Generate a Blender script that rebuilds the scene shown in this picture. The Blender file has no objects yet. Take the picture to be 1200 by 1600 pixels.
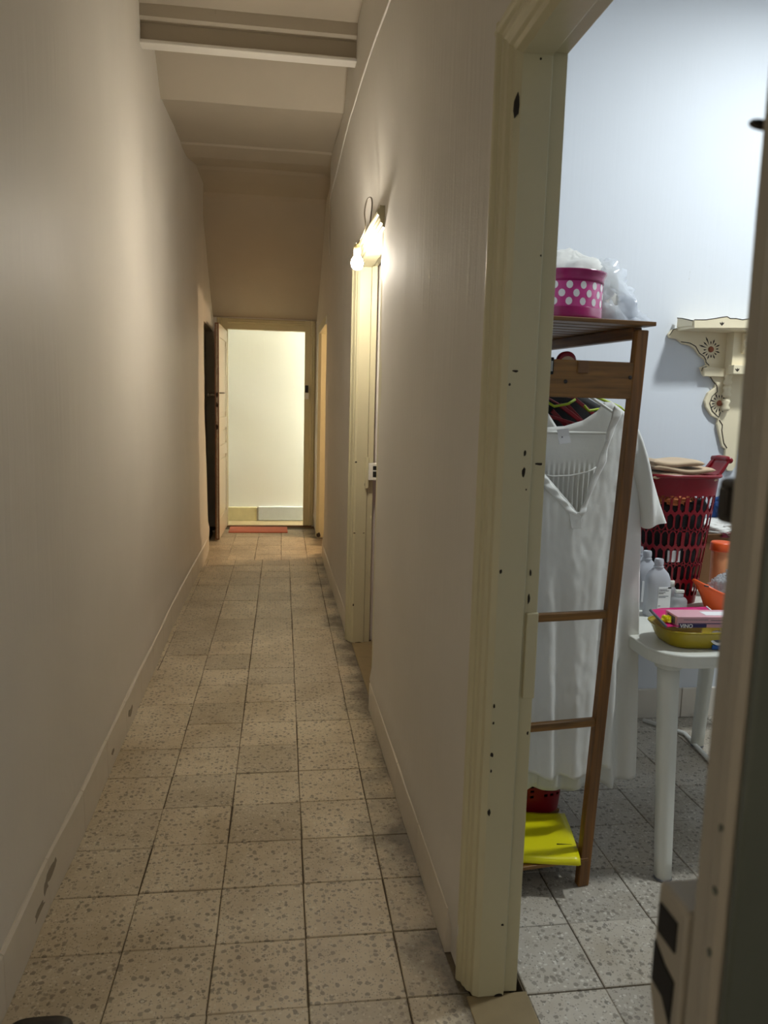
import bpy, bmesh, math, random
from mathutils import Vector, Matrix, noise
random.seed(7)
C = bpy.context.scene.collection
SC = bpy.context.scene

# ---------------------------------------------------------------- camera
F_PX, CAM_H = 1210.0, 1.47
O = Vector((0, 0, CAM_H))
def _axes():
    y = Vector(((426-600)/F_PX, -(624-800)/F_PX, 1)).normalized()
    z = -Vector(((375-600)/F_PX, -(9220-800)/F_PX, 1)).normalized()
    z = (z - y*z.dot(y)).normalized()
    x = z.cross(y)
    if x.x < 0: x = -x
    return x, y, z
AX, AY, AZ = _axes()
RIGHT = Vector((AX.x, AY.x, AZ.x)); UP = Vector((AX.y, AY.y, AZ.y)); FWD = Vector((AX.z, AY.z, AZ.z))
cd = bpy.data.cameras.new('camera'); cam = bpy.data.objects.new('camera', cd); C.objects.link(cam)
cd.sensor_fit = 'VERTICAL'; cd.sensor_height = 36; cd.sensor_width = 27; cd.lens = 36*F_PX/1600
cd.clip_start = 0.02
mw = Matrix((RIGHT, UP, -FWD)).transposed().to_4x4(); mw.translation = O
cam.matrix_world = mw
SC.camera = cam
cd.dof.use_dof = True; cd.dof.focus_distance = 3.2; cd.dof.aperture_fstop = 6.5

# ---------------------------------------------------------------- world, exposure
W = bpy.data.worlds.new('world'); SC.world = W; W.use_nodes = True
W.node_tree.nodes['Background'].inputs[0].default_value = (1.0, .93, .84, 1)
W.node_tree.nodes['Background'].inputs[1].default_value = 0.05
SC.view_settings.view_transform = 'Standard'; SC.view_settings.look = 'None'
SC.view_settings.gamma = 1; SC.view_settings.use_curve_mapping = False
SC.view_settings.exposure = 1.08
BULB_E, LED_W, LANDING_W, SIDE_W, BACK_FILL_W = 375.0, 22.0, 395.0, 29.0, 38.0
def point_lamp(name, loc, watts, col, size):
    l = bpy.data.lights.new(name, 'POINT'); l.energy = watts; l.color = col; l.shadow_soft_size = size
    o = bpy.data.objects.new(name, l); o.location = loc; C.objects.link(o); return o
_l = bpy.data.lights.new('room_lamp_light', 'AREA'); _l.shape = 'DISK'; _l.size = .22; _l.energy = LED_W; _l.color = (.91, .975, 1.0)
_o = bpy.data.objects.new('room_lamp_light', _l); _o.location = (2.3, 2.2, 3.30); C.objects.link(_o)
point_lamp('landing_light', (2.6, 9.14, 2.1), LANDING_W, (1.0, 1.0, .95), .06)
point_lamp('side_room_light', (1.7, 7.75, 1.9), SIDE_W, (1.0, .70, .42), .05)
point_lamp('entry_fill_light', (.95, -1.1, 2.15), BACK_FILL_W, (1.0, .95, .88), .12)  # fill lamp added behind the camera to brighten the near corridor

# ---------------------------------------------------------------- helpers
def ray(px, py):
    c = Vector(((px-600)/F_PX, -(py-800)/F_PX, 1))
    return Vector((AX.dot(c), AY.dot(c), AZ.dot(c)))
def at(px, py, ax, val):            # the point of the plane axis=val seen at a pixel
    d = ray(px, py); return O + d*((val-O[ax])/d[ax])
def lin(c): return c/12.92 if c <= .04045 else ((c+.055)/1.055)**2.4
def rgb(r, g, b): return (lin(r/255), lin(g/255), lin(b/255), 1)
def tag(o, label=None, cat=None, group=None, kind=None):
    if label: o['label'] = label
    if cat: o['category'] = cat
    if group: o['group'] = group
    if kind: o['kind'] = kind
    return o
def empty(name, loc, label=None, cat=None, group=None, rz=0, kind=None):
    o = bpy.data.objects.new(name, None); o.empty_display_size = .05
    o.location = loc; o.rotation_euler = (0, 0, rz); C.objects.link(o)
    return tag(o, label, cat, group, kind)
class MB:
    def __init__(s): s.v = []; s.f = []
    def add(s, vs, fs):
        n = len(s.v); s.v += [tuple(v) for v in vs]; s.f += [tuple(i+n for i in f) for f in fs]; return s
    def box(s, x0, x1, y0, y1, z0, z1):
        return s.add([(x0,y0,z0),(x1,y0,z0),(x1,y1,z0),(x0,y1,z0),(x0,y0,z1),(x1,y0,z1),(x1,y1,z1),(x0,y1,z1)],
                     [(3,2,1,0),(4,5,6,7),(0,1,5,4),(1,2,6,5),(2,3,7,6),(3,0,4,7)])
    def prism(s, pts, h0, h1, ax=2):     # polygon extruded along an axis
        n = len(pts)
        def mk(p, h):
            return (p[0], p[1], h) if ax == 2 else ((p[0], h, p[1]) if ax == 1 else (h, p[0], p[1]))
        vs = [mk(p, h0) for p in pts] + [mk(p, h1) for p in pts]
        fs = [tuple(range(n))[::-1], tuple(range(n, 2*n))] + [(i, (i+1) % n, n+(i+1) % n, n+i) for i in range(n)]
        return s.add(vs, fs)
    def bar(s, a, b, w, d, up=(0, 0, 1)):   # rectangular bar from a to b: w sideways, d along 'up'
        a = Vector(a); b = Vector(b); t = (b-a).normalized(); u = Vector(up)
        sd = t.cross(u).normalized(); u = sd.cross(t).normalized()
        vs = []
        for p in (a, b):
            for i, j in ((-1,-1),(1,-1),(1,1),(-1,1)): vs.append(p + sd*(i*w/2) + u*(j*d/2))
        return s.add(vs, [(3,2,1,0),(4,5,6,7),(0,1,5,4),(1,2,6,5),(2,3,7,6),(3,0,4,7)])
    def tube(s, pts, r, n=8, closed=False):
        pts = [Vector(p) for p in pts]; m = len(pts); vs = []
        ref = None
        for i, p in enumerate(pts):
            a = pts[i-1] if (i or closed) else p; b = pts[(i+1) % m] if (i < m-1 or closed) else p
            t = (b-a).normalized()
            if ref is None: ref = t.orthogonal().normalized()
            ref = (ref - t*ref.dot(t)).normalized(); bi = t.cross(ref)
            rr = r[i] if isinstance(r, (list, tuple)) else r
            for k in range(n):
                an = 2*math.pi*k/n; vs.append(p + (ref*math.cos(an)+bi*math.sin(an))*rr)
        fs = []
        for i in range(m if closed else m-1):
            j = (i+1) % m
            for k in range(n): fs.append((i*n+k, i*n+(k+1) % n, j*n+(k+1) % n, j*n+k))
        if not closed: fs += [tuple(range(n))[::-1], tuple(range((m-1)*n, m*n))]
        return s.add(vs, fs)
    def lathe(s, prof, c=(0, 0, 0), n=24, sx=1, sy=1, cap=True, sup=2.0):
        vs = []; m = len(prof)
        for r, z in prof:
            for k in range(n):
                a = 2*math.pi*k/n; ca, sa = math.cos(a), math.sin(a)
                ca = math.copysign(abs(ca)**(2/sup), ca); sa = math.copysign(abs(sa)**(2/sup), sa)
                vs.append((c[0]+r*sx*ca, c[1]+r*sy*sa, c[2]+z))
        fs = [(i*n+k, i*n+(k+1) % n, (i+1)*n+(k+1) % n, (i+1)*n+k) for i in range(m-1) for k in range(n)]
        if cap: fs += [tuple(range(n))[::-1], tuple(range((m-1)*n, m*n))]
        return s.add(vs, fs)
    def grid(s, fn, nu, nv):
        vs = [fn(i/nu, j/nv) for j in range(nv+1) for i in range(nu+1)]
        fs = [(j*(nu+1)+i, j*(nu+1)+i+1, (j+1)*(nu+1)+i+1, (j+1)*(nu+1)+i) for j in range(nv) for i in range(nu)]
        return s.add(vs, fs)
    def mesh(s, name, off=(0, 0, 0)):
        me = bpy.data.meshes.new(name); o = Vector(off)
        me.from_pydata([tuple(Vector(v)-o) for v in s.v], [], s.f)
        bm = bmesh.new(); bm.from_mesh(me)
        bmesh.ops.recalc_face_normals(bm, faces=bm.faces); bm.to_mesh(me); bm.free()
        return me
    def obj(s, name, mat, parent=None, local=False, smooth=False, bev=0, solid=0, loc=None, seg=2):
        # world-space vertices; a child's mesh is stored relative to its (unrotated) root unless local=True
        off = Vector((0, 0, 0))
        if parent is not None and not local:
            p = parent
            while p is not None: off += p.location; p = p.parent
        if loc is not None: off = Vector(loc)
        me = s.mesh(name, off); me.materials.append(mat)
        o = bpy.data.objects.new(name, me); C.objects.link(o)
        if parent is not None: o.parent = parent
        if loc is not None: o.location = loc
        if smooth:
            for p in me.polygons: p.use_smooth = True
        if solid:
            m = o.modifiers.new('solid', 'SOLIDIFY'); m.thickness = abs(solid); m.offset = -1 if solid > 0 else 0
        if bev:
            m = o.modifiers.new('bevel', 'BEVEL'); m.width = bev; m.segments = seg; m.limit_method = 'ANGLE'; m.angle_limit = math.radians(35)
        return o
def struct(o): o['kind'] = 'structure'; return o
def lerp(a, b, t): return a+(b-a)*t
def interp(x, pts):
    if x <= pts[0][0]: return pts[0][1]
    for (a, b), (c, d) in zip(pts, pts[1:]):
        if x <= c: return b+(d-b)*(x-a)/(c-a)
    return pts[-1][1]
def sm(a, b, x):
    t = min(1, max(0, (x-a)/(b-a))); return t*t*(3-2*t)
def bumpf(x, c, w): return math.exp(-((x-c)/w)**2)

# ---------------------------------------------------------------- materials
def new_mat(name):
    m = bpy.data.materials.new(name); m.use_nodes = True
    nt = m.node_tree; b = nt.nodes['Principled BSDF']; return m, nt, b
def plain(name, col, rough=.5, metal=0, spec=.5, sss=0, trans=0, alpha=1, var=.06, scale=12, bump=0, bscale=60):
    m, nt, b = new_mat(name)
    N = nt.nodes; L = nt.links
    tc = N.new('ShaderNodeTexCoord'); nz = N.new('ShaderNodeTexNoise'); nz.inputs['Scale'].default_value = scale; nz.inputs['Detail'].default_value = 5
    L.new(tc.outputs['Object'], nz.inputs['Vector'])
    mx = N.new('ShaderNodeMixRGB'); L.new(nz.outputs['Fac'], mx.inputs[0])
    mx.inputs[1].default_value = tuple(c*(1-var) for c in col[:3])+(1,); mx.inputs[2].default_value = tuple(min(1, c*(1+var)) for c in col[:3])+(1,)
    L.new(mx.outputs[0], b.inputs['Base Color'])
    b.inputs['Roughness'].default_value = rough; b.inputs['Metallic'].default_value = metal
    b.inputs['Specular IOR Level'].default_value = spec
    if trans: b.inputs['Transmission Weight'].default_value = trans
    if alpha < 1: b.inputs['Alpha'].default_value = alpha
    if bump:
        n2 = N.new('ShaderNodeTexNoise'); n2.inputs['Scale'].default_value = bscale; n2.inputs['Detail'].default_value = 4
        L.new(tc.outputs['Object'], n2.inputs['Vector'])
        bp = N.new('ShaderNodeBump'); bp.inputs['Strength'].default_value = bump; bp.inputs['Distance'].default_value = .004
        L.new(n2.outputs['Fac'], bp.inputs['Height']); L.new(bp.outputs[0], b.inputs['Normal'])
    return m
def wall_paint(name, col, rough=.38, streak=.35, stain=.10):
    # oil paint brushed on old plaster: vertical brush marks, blotches, hairline scratches
    m, nt, b = new_mat(name); N = nt.nodes; L = nt.links
    geo = N.new('ShaderNodeNewGeometry')
    mp = N.new('ShaderNodeMapping'); mp.inputs['Scale'].default_value = (22, 22, 1.3); L.new(geo.outputs['Position'], mp.inputs['Vector'])
    st = N.new('ShaderNodeTexNoise'); st.inputs['Scale'].default_value = 1.6; st.inputs['Detail'].default_value = 4; L.new(mp.outputs[0], st.inputs['Vector'])
    bl = N.new('ShaderNodeTexNoise'); bl.inputs['Scale'].default_value = 1.7; bl.inputs['Detail'].default_value = 6; L.new(geo.outputs['Position'], bl.inputs['Vector'])
    m1 = N.new('ShaderNodeMixRGB'); L.new(bl.outputs['Fac'], m1.inputs[0])
    m1.inputs[1].default_value = tuple(c*(1-stain) for c in col[:3])+(1,); m1.inputs[2].default_value = tuple(min(1, c*(1+stain*.7)) for c in col[:3])+(1,)
    mp2 = N.new('ShaderNodeMapping'); mp2.inputs['Scale'].default_value = (9, 9, 2.2); L.new(geo.outputs['Position'], mp2.inputs['Vector'])
    sc = N.new('ShaderNodeTexNoise'); sc.inputs['Scale'].default_value = 3.2; sc.inputs['Detail'].default_value = 8; sc.inputs['Roughness'].default_value = .75; L.new(mp2.outputs[0], sc.inputs['Vector'])
    rp = N.new('ShaderNodeValToRGB'); rp.color_ramp.elements[0].position = .27; rp.color_ramp.elements[0].color = (.55, .52, .46, 1)
    rp.color_ramp.elements[1].position = .315; rp.color_ramp.elements[1].color = (1, 1, 1, 1); L.new(sc.outputs['Fac'], rp.inputs[0])
    m2 = N.new('ShaderNodeMixRGB'); m2.blend_type = 'MULTIPLY'; m2.inputs[0].default_value = .6; L.new(m1.outputs[0], m2.inputs[1]); L.new(rp.outputs[0], m2.inputs[2])
    L.new(m2.outputs[0], b.inputs['Base Color'])
    b.inputs['Roughness'].default_value = rough; b.inputs['Specular IOR Level'].default_value = .22
    ad = N.new('ShaderNodeMath'); ad.operation = 'ADD'; L.new(st.outputs['Fac'], ad.inputs[0]); L.new(bl.outputs['Fac'], ad.inputs[1])
    bp = N.new('ShaderNodeBump'); bp.inputs['Strength'].default_value = streak; bp.inputs['Distance'].default_value = .006
    L.new(ad.outputs[0], bp.inputs['Height']); L.new(bp.outputs[0], b.inputs['Normal'])
    return m
def terrazzo(name, base, dark, light):
    m, nt, b = new_mat(name); N = nt.nodes; L = nt.links
    geo = N.new('ShaderNodeNewGeometry'); oi = N.new('ShaderNodeObjectInfo')
    dn = N.new('ShaderNodeTexNoise'); dn.inputs['Scale'].default_value = 60; dn.inputs['Detail'].default_value = 2; L.new(geo.outputs['Position'], dn.inputs['Vector'])
    va = N.new('ShaderNodeVectorMath'); va.operation = 'SCALE'; va.inputs['Scale'].default_value = .012; L.new(dn.outputs['Color'], va.inputs[0])
    vb = N.new('ShaderNodeVectorMath'); vb.operation = 'ADD'; L.new(geo.outputs['Position'], vb.inputs[0]); L.new(va.outputs[0], vb.inputs[1])
    mxs = []
    tone = N.new('ShaderNodeMixRGB'); L.new(oi.outputs['Random'], tone.inputs[0])
    tone.inputs[1].default_value = tuple(c*.86 for c in base[:3])+(1,); tone.inputs[2].default_value = tuple(c*1.1 for c in base[:3])+(1,)
    cur = tone.outputs[0]
    for scale, lo, thr, cols in ((54, .46, .34, (dark, tuple(c*1.7 for c in dark[:3])+(1,))), (80, .58, .30, (light, tuple(c*.8 for c in light[:3])+(1,))), (160, .6, .34, (tuple(c*.7 for c in base[:3])+(1,), dark))):
        vo = N.new('ShaderNodeTexVoronoi'); vo.inputs['Scale'].default_value = scale; vo.inputs['Randomness'].default_value = 1; L.new(vb.outputs[0], vo.inputs['Vector'])
        sp = N.new('ShaderNodeSeparateColor'); L.new(vo.outputs['Color'], sp.inputs[0])
        g = N.new('ShaderNodeMath'); g.operation = 'GREATER_THAN'; g.inputs[1].default_value = lo; L.new(sp.outputs[0], g.inputs[0])
        r = N.new('ShaderNodeMapRange'); r.inputs['From Min'].default_value = thr+.06; r.inputs['From Max'].default_value = thr; L.new(vo.outputs['Distance'], r.inputs['Value'])
        mu = N.new('ShaderNodeMath'); mu.operation = 'MULTIPLY'; L.new(g.outputs[0], mu.inputs[0]); L.new(r.outputs[0], mu.inputs[1])
        m8 = N.new('ShaderNodeMath'); m8.operation = 'MULTIPLY'; m8.inputs[1].default_value = .8; L.new(mu.outputs[0], m8.inputs[0])
        cc = N.new('ShaderNodeMixRGB'); cc.inputs[1].default_value = cols[0]; cc.inputs[2].default_value = cols[1]; L.new(sp.outputs[1], cc.inputs[0])
        mm = N.new('ShaderNodeMixRGB'); L.new(m8.outputs[0], mm.inputs[0]); L.new(cur, mm.inputs[1]); L.new(cc.outputs[0], mm.inputs[2]); cur = mm.outputs[0]
    # worn grime: blotches
    gn = N.new('ShaderNodeTexNoise'); gn.inputs['Scale'].default_value = 2.3; gn.inputs['Detail'].default_value = 7; gn.inputs['Roughness'].default_value = .65; L.new(geo.outputs['Position'], gn.inputs['Vector'])
    gr = N.new('ShaderNodeValToRGB'); gr.color_ramp.elements[0].position = .36; gr.color_ramp.elements[0].color = (.62, .56, .47, 1); gr.color_ramp.elements[1].position = .6; gr.color_ramp.elements[1].color = (1, 1, 1, 1); L.new(gn.outputs['Fac'], gr.inputs[0])
    gm = N.new('ShaderNodeMixRGB'); gm.blend_type = 'MULTIPLY'; gm.inputs[0].default_value = .75; L.new(cur, gm.inputs[1]); L.new(gr.outputs[0], gm.inputs[2])
    # dirt that gathers along the foot of the right-hand wall
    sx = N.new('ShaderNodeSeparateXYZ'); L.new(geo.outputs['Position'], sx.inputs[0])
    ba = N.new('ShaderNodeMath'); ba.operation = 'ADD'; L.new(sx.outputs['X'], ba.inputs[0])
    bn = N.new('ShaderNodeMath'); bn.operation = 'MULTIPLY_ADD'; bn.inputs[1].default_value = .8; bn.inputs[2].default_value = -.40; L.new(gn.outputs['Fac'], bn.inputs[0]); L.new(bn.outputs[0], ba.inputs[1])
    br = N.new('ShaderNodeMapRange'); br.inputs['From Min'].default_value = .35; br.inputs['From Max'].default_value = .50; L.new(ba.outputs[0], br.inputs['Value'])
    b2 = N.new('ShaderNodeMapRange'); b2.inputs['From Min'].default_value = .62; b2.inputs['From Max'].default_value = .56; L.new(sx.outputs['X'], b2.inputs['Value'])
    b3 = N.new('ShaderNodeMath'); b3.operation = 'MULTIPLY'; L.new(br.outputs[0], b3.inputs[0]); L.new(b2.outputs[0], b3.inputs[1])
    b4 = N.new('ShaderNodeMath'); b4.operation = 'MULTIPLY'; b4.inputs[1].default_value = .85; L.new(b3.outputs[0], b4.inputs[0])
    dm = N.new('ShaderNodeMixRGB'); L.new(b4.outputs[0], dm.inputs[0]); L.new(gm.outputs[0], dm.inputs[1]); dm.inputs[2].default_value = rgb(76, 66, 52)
    L.new(dm.outputs[0], b.inputs['Base Color'])
    rr = N.new('ShaderNodeMapRange'); rr.inputs['To Min'].default_value = .32; rr.inputs['To Max'].default_value = .6; L.new(gn.outputs['Fac'], rr.inputs['Value'])
    L.new(rr.outputs[0], b.inputs['Roughness'])
    bp = N.new('ShaderNodeBump'); bp.inputs['Strength'].default_value = .12; bp.inputs['Distance'].default_value = .002
    L.new(gn.outputs['Fac'], bp.inputs['Height']); L.new(bp.outputs[0], b.inputs['Normal'])
    return m
def wood(name, col, ax):
    m, nt, b = new_mat(name); N = nt.nodes; L = nt.links
    tc = N.new('ShaderNodeTexCoord'); mp = N.new('ShaderNodeMapping'); s = [38, 38, 38]; s[ax] = 2.2; mp.inputs['Scale'].default_value = s
    L.new(tc.outputs['Object'], mp.inputs['Vector'])
    nz = N.new('ShaderNodeTexNoise'); nz.inputs['Scale'].default_value = 1.6; nz.inputs['Detail'].default_value = 8; nz.inputs['Distortion'].default_value = .8; L.new(mp.outputs[0], nz.inputs['Vector'])
    rp = N.new('ShaderNodeValToRGB'); e = rp.color_ramp.elements
    e[0].position = .3; e[0].color = tuple(c*.5 for c in col[:3])+(1,); e[1].position = .68; e[1].color = tuple(min(1, c*1.25) for c in col[:3])+(1,)
    L.new(nz.outputs['Fac'], rp.inputs[0]); L.new(rp.outputs[0], b.inputs['Base Color'])
    b.inputs['Roughness'].default_value = .42
    bp = N.new('ShaderNodeBump'); bp.inputs['Strength'].default_value = .15; bp.inputs['Distance'].default_value = .002; L.new(nz.outputs['Fac'], bp.inputs['Height']); L.new(bp.outputs[0], b.inputs['Normal'])
    return m
def cloth(name, col, transl=.10, scale=900):
    m, nt, b = new_mat(name); N = nt.nodes; L = nt.links
    b.inputs['Base Color'].default_value = col; b.inputs['Roughness'].default_value = .75; b.inputs['Sheen Weight'].default_value = .2 if col[0] > .05 else 0
    tc = N.new('ShaderNodeTexCoord'); nz = N.new('ShaderNodeTexNoise'); nz.inputs['Scale'].default_value = 26; nz.inputs['Detail'].default_value = 6; L.new(tc.outputs['Object'], nz.inputs['Vector'])
    bp = N.new('ShaderNodeBump'); bp.inputs['Strength'].default_value = .18; bp.inputs['Distance'].default_value = .006; L.new(nz.outputs['Fac'], bp.inputs['Height']); L.new(bp.outputs[0], b.inputs['Normal'])
    if transl:
        t = N.new('ShaderNodeBsdfTranslucent'); t.inputs[0].default_value = col; mx = N.new('ShaderNodeMixShader'); mx.inputs[0].default_value = transl
        out = N['Material Output']; L.new(b.outputs[0], mx.inputs[1]); L.new(t.outputs[0], mx.inputs[2]); L.new(mx.outputs[0], out.inputs['Surface'])
    return m
def emitter(name, col, strength):
    m, nt, b = new_mat(name)
    b.inputs['Emission Color'].default_value = col; b.inputs['Emission Strength'].default_value = strength; b.inputs['Base Color'].default_value = col
    return m
M = {}
M['wall'] = wall_paint('cream wall paint', rgb(220, 215, 206), rough=.5, streak=.25)
M['wall_r'] = wall_paint('grey cream wall paint', rgb(213, 208, 199), rough=.78, streak=.22)
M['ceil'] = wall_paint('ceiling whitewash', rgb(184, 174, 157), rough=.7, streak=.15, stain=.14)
M['blue_wall'] = wall_paint('cool white room paint', rgb(219, 223, 228), rough=.55, streak=.12, stain=.03)
M['purple_wall'] = wall_paint('mauve room paint', rgb(190, 160, 168), rough=.5, streak=.1)
M['land_wall'] = wall_paint('landing wall paint', rgb(236, 237, 224), rough=.75, streak=.10, stain=.04)
M['skirt'] = plain('painted skirting tile', rgb(214, 206, 192), .35, var=.05, bump=.25, bscale=25)
M['terr'] = terrazzo('terrazzo', rgb(216, 203, 178), rgb(126, 117, 103), rgb(236, 228, 208))
M['terr_r'] = terrazzo('grey terrazzo', rgb(190, 182, 168), rgb(112, 106, 96), rgb(224, 220, 208))
M['grout'] = plain('dirty joint', rgb(92, 80, 62), .9, var=.2, scale=30)
M['slab'] = plain('threshold stone', rgb(140, 122, 88), .5, var=.2, scale=16)
M['jamb'] = plain('cream gloss paint', rgb(198, 191, 158), .32, var=.04, scale=9, bump=.22, bscale=22)
M['jamb_far'] = plain('far frame paint', rgb(206, 194, 150), .4, var=.05, scale=9, bump=.15)
M['chip'] = plain('bare dark chip', rgb(38, 30, 22), .8, var=.2)
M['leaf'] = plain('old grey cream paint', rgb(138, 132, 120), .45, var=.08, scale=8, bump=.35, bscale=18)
M['leaf_face'] = plain('darkened grey green paint', rgb(70, 76, 68), .4, var=.22, scale=7, bump=.35, bscale=12)  # grey green paint, with the face's shade put into the colour
M['door_white'] = plain('door cream paint', rgb(216, 206, 184), .3, var=.05, bump=.15)
M['raw_wood'] = wood('raw door edge', rgb(120, 70, 34), 2)
M['steel'] = plain('worn steel', rgb(150, 148, 142), .4, metal=.9)
M['black'] = plain('black hole', rgb(8, 8, 8), .9)
M['dark_metal'] = plain('dark iron', rgb(46, 42, 38), .5, metal=.6)
M['wx'] = wood('pine stain lateral', rgb(128, 88, 36), 0)
M['wy'] = wood('pine stain depth', rgb(118, 78, 32), 1)
M['wz'] = wood('pine stain upright', rgb(122, 80, 32), 2)
M['end_grain'] = plain('end grain', rgb(112, 78, 46), .6, var=.15, scale=60)
M['white_cloth'] = cloth('white cotton', rgb(238, 237, 230))
M['black_cloth'] = cloth('black cloth', rgb(12, 9, 11), 0)
M['beige_cloth'] = cloth('beige cloth', rgb(198, 172, 140), 0)
M['white_plastic'] = plain('white plastic', rgb(224, 223, 214), .38, var=.03)
M['table'] = plain('table plastic', rgb(218, 218, 208), .42, var=.04)
M['red_plastic'] = plain('red plastic', rgb(132, 10, 26), .3, var=.05)
M['maroon'] = plain('maroon plastic', rgb(140, 22, 38), .3)
M['green_plastic'] = plain('lime plastic', rgb(176, 196, 40), .35)
M['yellow'] = plain('yellow plastic', rgb(232, 222, 16), .32, var=.03)
M['pink'] = plain('pink tin', rgb(196, 62, 134), .22, var=.02)
M['pink_dk'] = plain('magenta lacquer', rgb(152, 28, 92), .22, var=.02)
M['dot'] = plain('white dot', rgb(240, 236, 236), .3, var=.01)
M['shelf'] = plain('cream lacquer', rgb(236, 222, 188), .4, var=.03)
M['line'] = plain('dark brown line', rgb(40, 28, 20), .5)
M['rosette'] = plain('copper rosette', rgb(150, 84, 54), .4, var=.2, scale=90)
M['orange'] = plain('orange plastic', rgb(236, 96, 40), .35)
M['terracotta'] = cloth('terracotta mat', rgb(206, 96, 60), 0)
M['card'] = plain('cardboard', rgb(128, 92, 58), .8, var=.12)
M['magenta'] = plain('magenta card', rgb(206, 22, 110), .3)
M['pale_pink'] = plain('pale pink card', rgb(222, 170, 178), .4, var=.05)
M['navy'] = plain('navy ink', rgb(44, 40, 92), .5)
M['grey_ink'] = plain('grey ink', rgb(96, 98, 104), .6)
M['paper'] = plain('paper', rgb(238, 238, 238), .6, var=.02)
M['blue_cloth'] = cloth('blue cloth', rgb(36, 84, 150), 0)
M['maroon_cloth'] = cloth('maroon cloth', rgb(120, 22, 48), 0)
M['marble_y'] = plain('veined yellow marble', rgb(206, 196, 148), .35, var=.14, scale=14)
M['marble_b'] = plain('blue grey marble', rgb(196, 202, 196), .35, var=.08, scale=18, bump=.3)
def translucent(name, col, rough, mix):
    m, nt, b = new_mat(name); N = nt.nodes; L = nt.links
    b.inputs['Base Color'].default_value = col; b.inputs['Roughness'].default_value = rough
    t = N.new('ShaderNodeBsdfTranslucent'); t.inputs[0].default_value = col; tr = N.new('ShaderNodeBsdfTransparent')
    m1 = N.new('ShaderNodeMixShader'); m1.inputs[0].default_value = .5; L.new(t.outputs[0], m1.inputs[1]); L.new(tr.outputs[0], m1.inputs[2])
    m2 = N.new('ShaderNodeMixShader'); m2.inputs[0].default_value = mix; L.new(b.outputs[0], m2.inputs[1]); L.new(m1.outputs[0], m2.inputs[2])
    L.new(m2.outputs[0], N['Material Output'].inputs['Surface']); return m
M['film'] = translucent('clear crinkled film', rgb(236, 240, 246), .12, .72)
M['hdpe'] = translucent('milky bottle plastic', rgb(206, 208, 214), .35, .25)
M['bowl'] = translucent('amber bowl plastic', rgb(190, 168, 40), .2, .3)
M['clear'] = translucent('clear plastic', rgb(220, 224, 226), .08, .7)
M['bulb'] = emitter('lit bulb glass', (1.0, .91, .77, 1), BULB_E)
M['led'] = emitter('lit cool bulb', (.8, .92, 1, 1), 6)
M['warm_glow'] = emitter('lit warm bulb', (1, .7, .4, 1), 6)

# ---------------------------------------------------------------- setting: floors
XL, XR = -.645, .487
def xl(y, z):                       # the left wall is an uneven old plaster wall
    x = XL + .030*sm(5.0, 7.6, y)
    x += .010*bumpf(y, 3.25, .5)*sm(.3, 1.2, z) - .012*bumpf(y, 4.35, .28)*sm(.9, 1.6, z) + .012*bumpf(y, 2.55, .3)*sm(.2, 1., z)
    x += -.014*bumpf(y, 5.9, .35)*sm(.6, 1.4, z)
    x += .006*noise.noise((y*1.3, z*.9, 3.1)) + .003*noise.noise((y*5, z*3, 1.7))
    x += .020*bumpf(z, .17, .06)*(1 if z > .15 else .6)
    x += -.045*sm(.1, 2.2, z)*sm(7.25, 7.6, y)
    return x
def xr(y, z):
    x = XR - .075*sm(2.4, 3.1, z)*sm(2.2, 4.0, y)*(1-sm(5.8, 7.2, y))
    x += .004*noise.noise((y*1.4, z*.9, 8.1)) + .002*noise.noise((y*5, z*3, 5.7))
    x -= .016*bumpf(z, .15, .05)
    return x
T = .245
JOINT = .003
def tile_mesh(w, d, name='tile'):
    m = MB(); g = JOINT/2; b = .0022
    x0, x1, y0, y1 = -w/2+g, w/2-g, -d/2+g, d/2-g
    m.add([(x0,y0,-.012),(x1,y0,-.012),(x1,y1,-.012),(x0,y1,-.012),
           (x0,y0,-b),(x1,y0,-b),(x1,y1,-b),(x0,y1,-b),
           (x0+b,y0+b,0),(x1-b,y0+b,0),(x1-b,y1-b,0),(x0+b,y1-b,0)],
          [(3,2,1,0),(0,1,5,4),(1,2,6,5),(2,3,7,6),(3,0,4,7),(4,5,9,8),(5,6,10,9),(6,7,11,10),(7,4,8,11),(8,9,10,11)])
    return m.mesh(name)
_tm = {}
def lay(parent, x0, x1, y0, y1, mat, rot=0):
    k = (round(x1-x0, 3), round(y1-y0, 3), mat.name)
    if k not in _tm:
        _tm[k] = tile_mesh(k[0], k[1]); _tm[k].materials.append(mat)
    o = bpy.data.objects.new('tile', _tm[k]); C.objects.link(o); o.parent = parent
    o.location = ((x0+x1)/2+random.uniform(-.0012, .0012), (y0+y1)/2+random.uniform(-.0014, .0014), random.uniform(-.0018, .0004)); o.rotation_euler = (random.uniform(-.003, .003), random.uniform(-.003, .003), random.uniform(-.009, .009)+rot)
floor = struct(MB().box(-1.6, XR+.13, -2.7, 9.02, -.12, -.006).obj('floor', M['grout']))
cols = [-.392, -.147, .098, .343]
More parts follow.
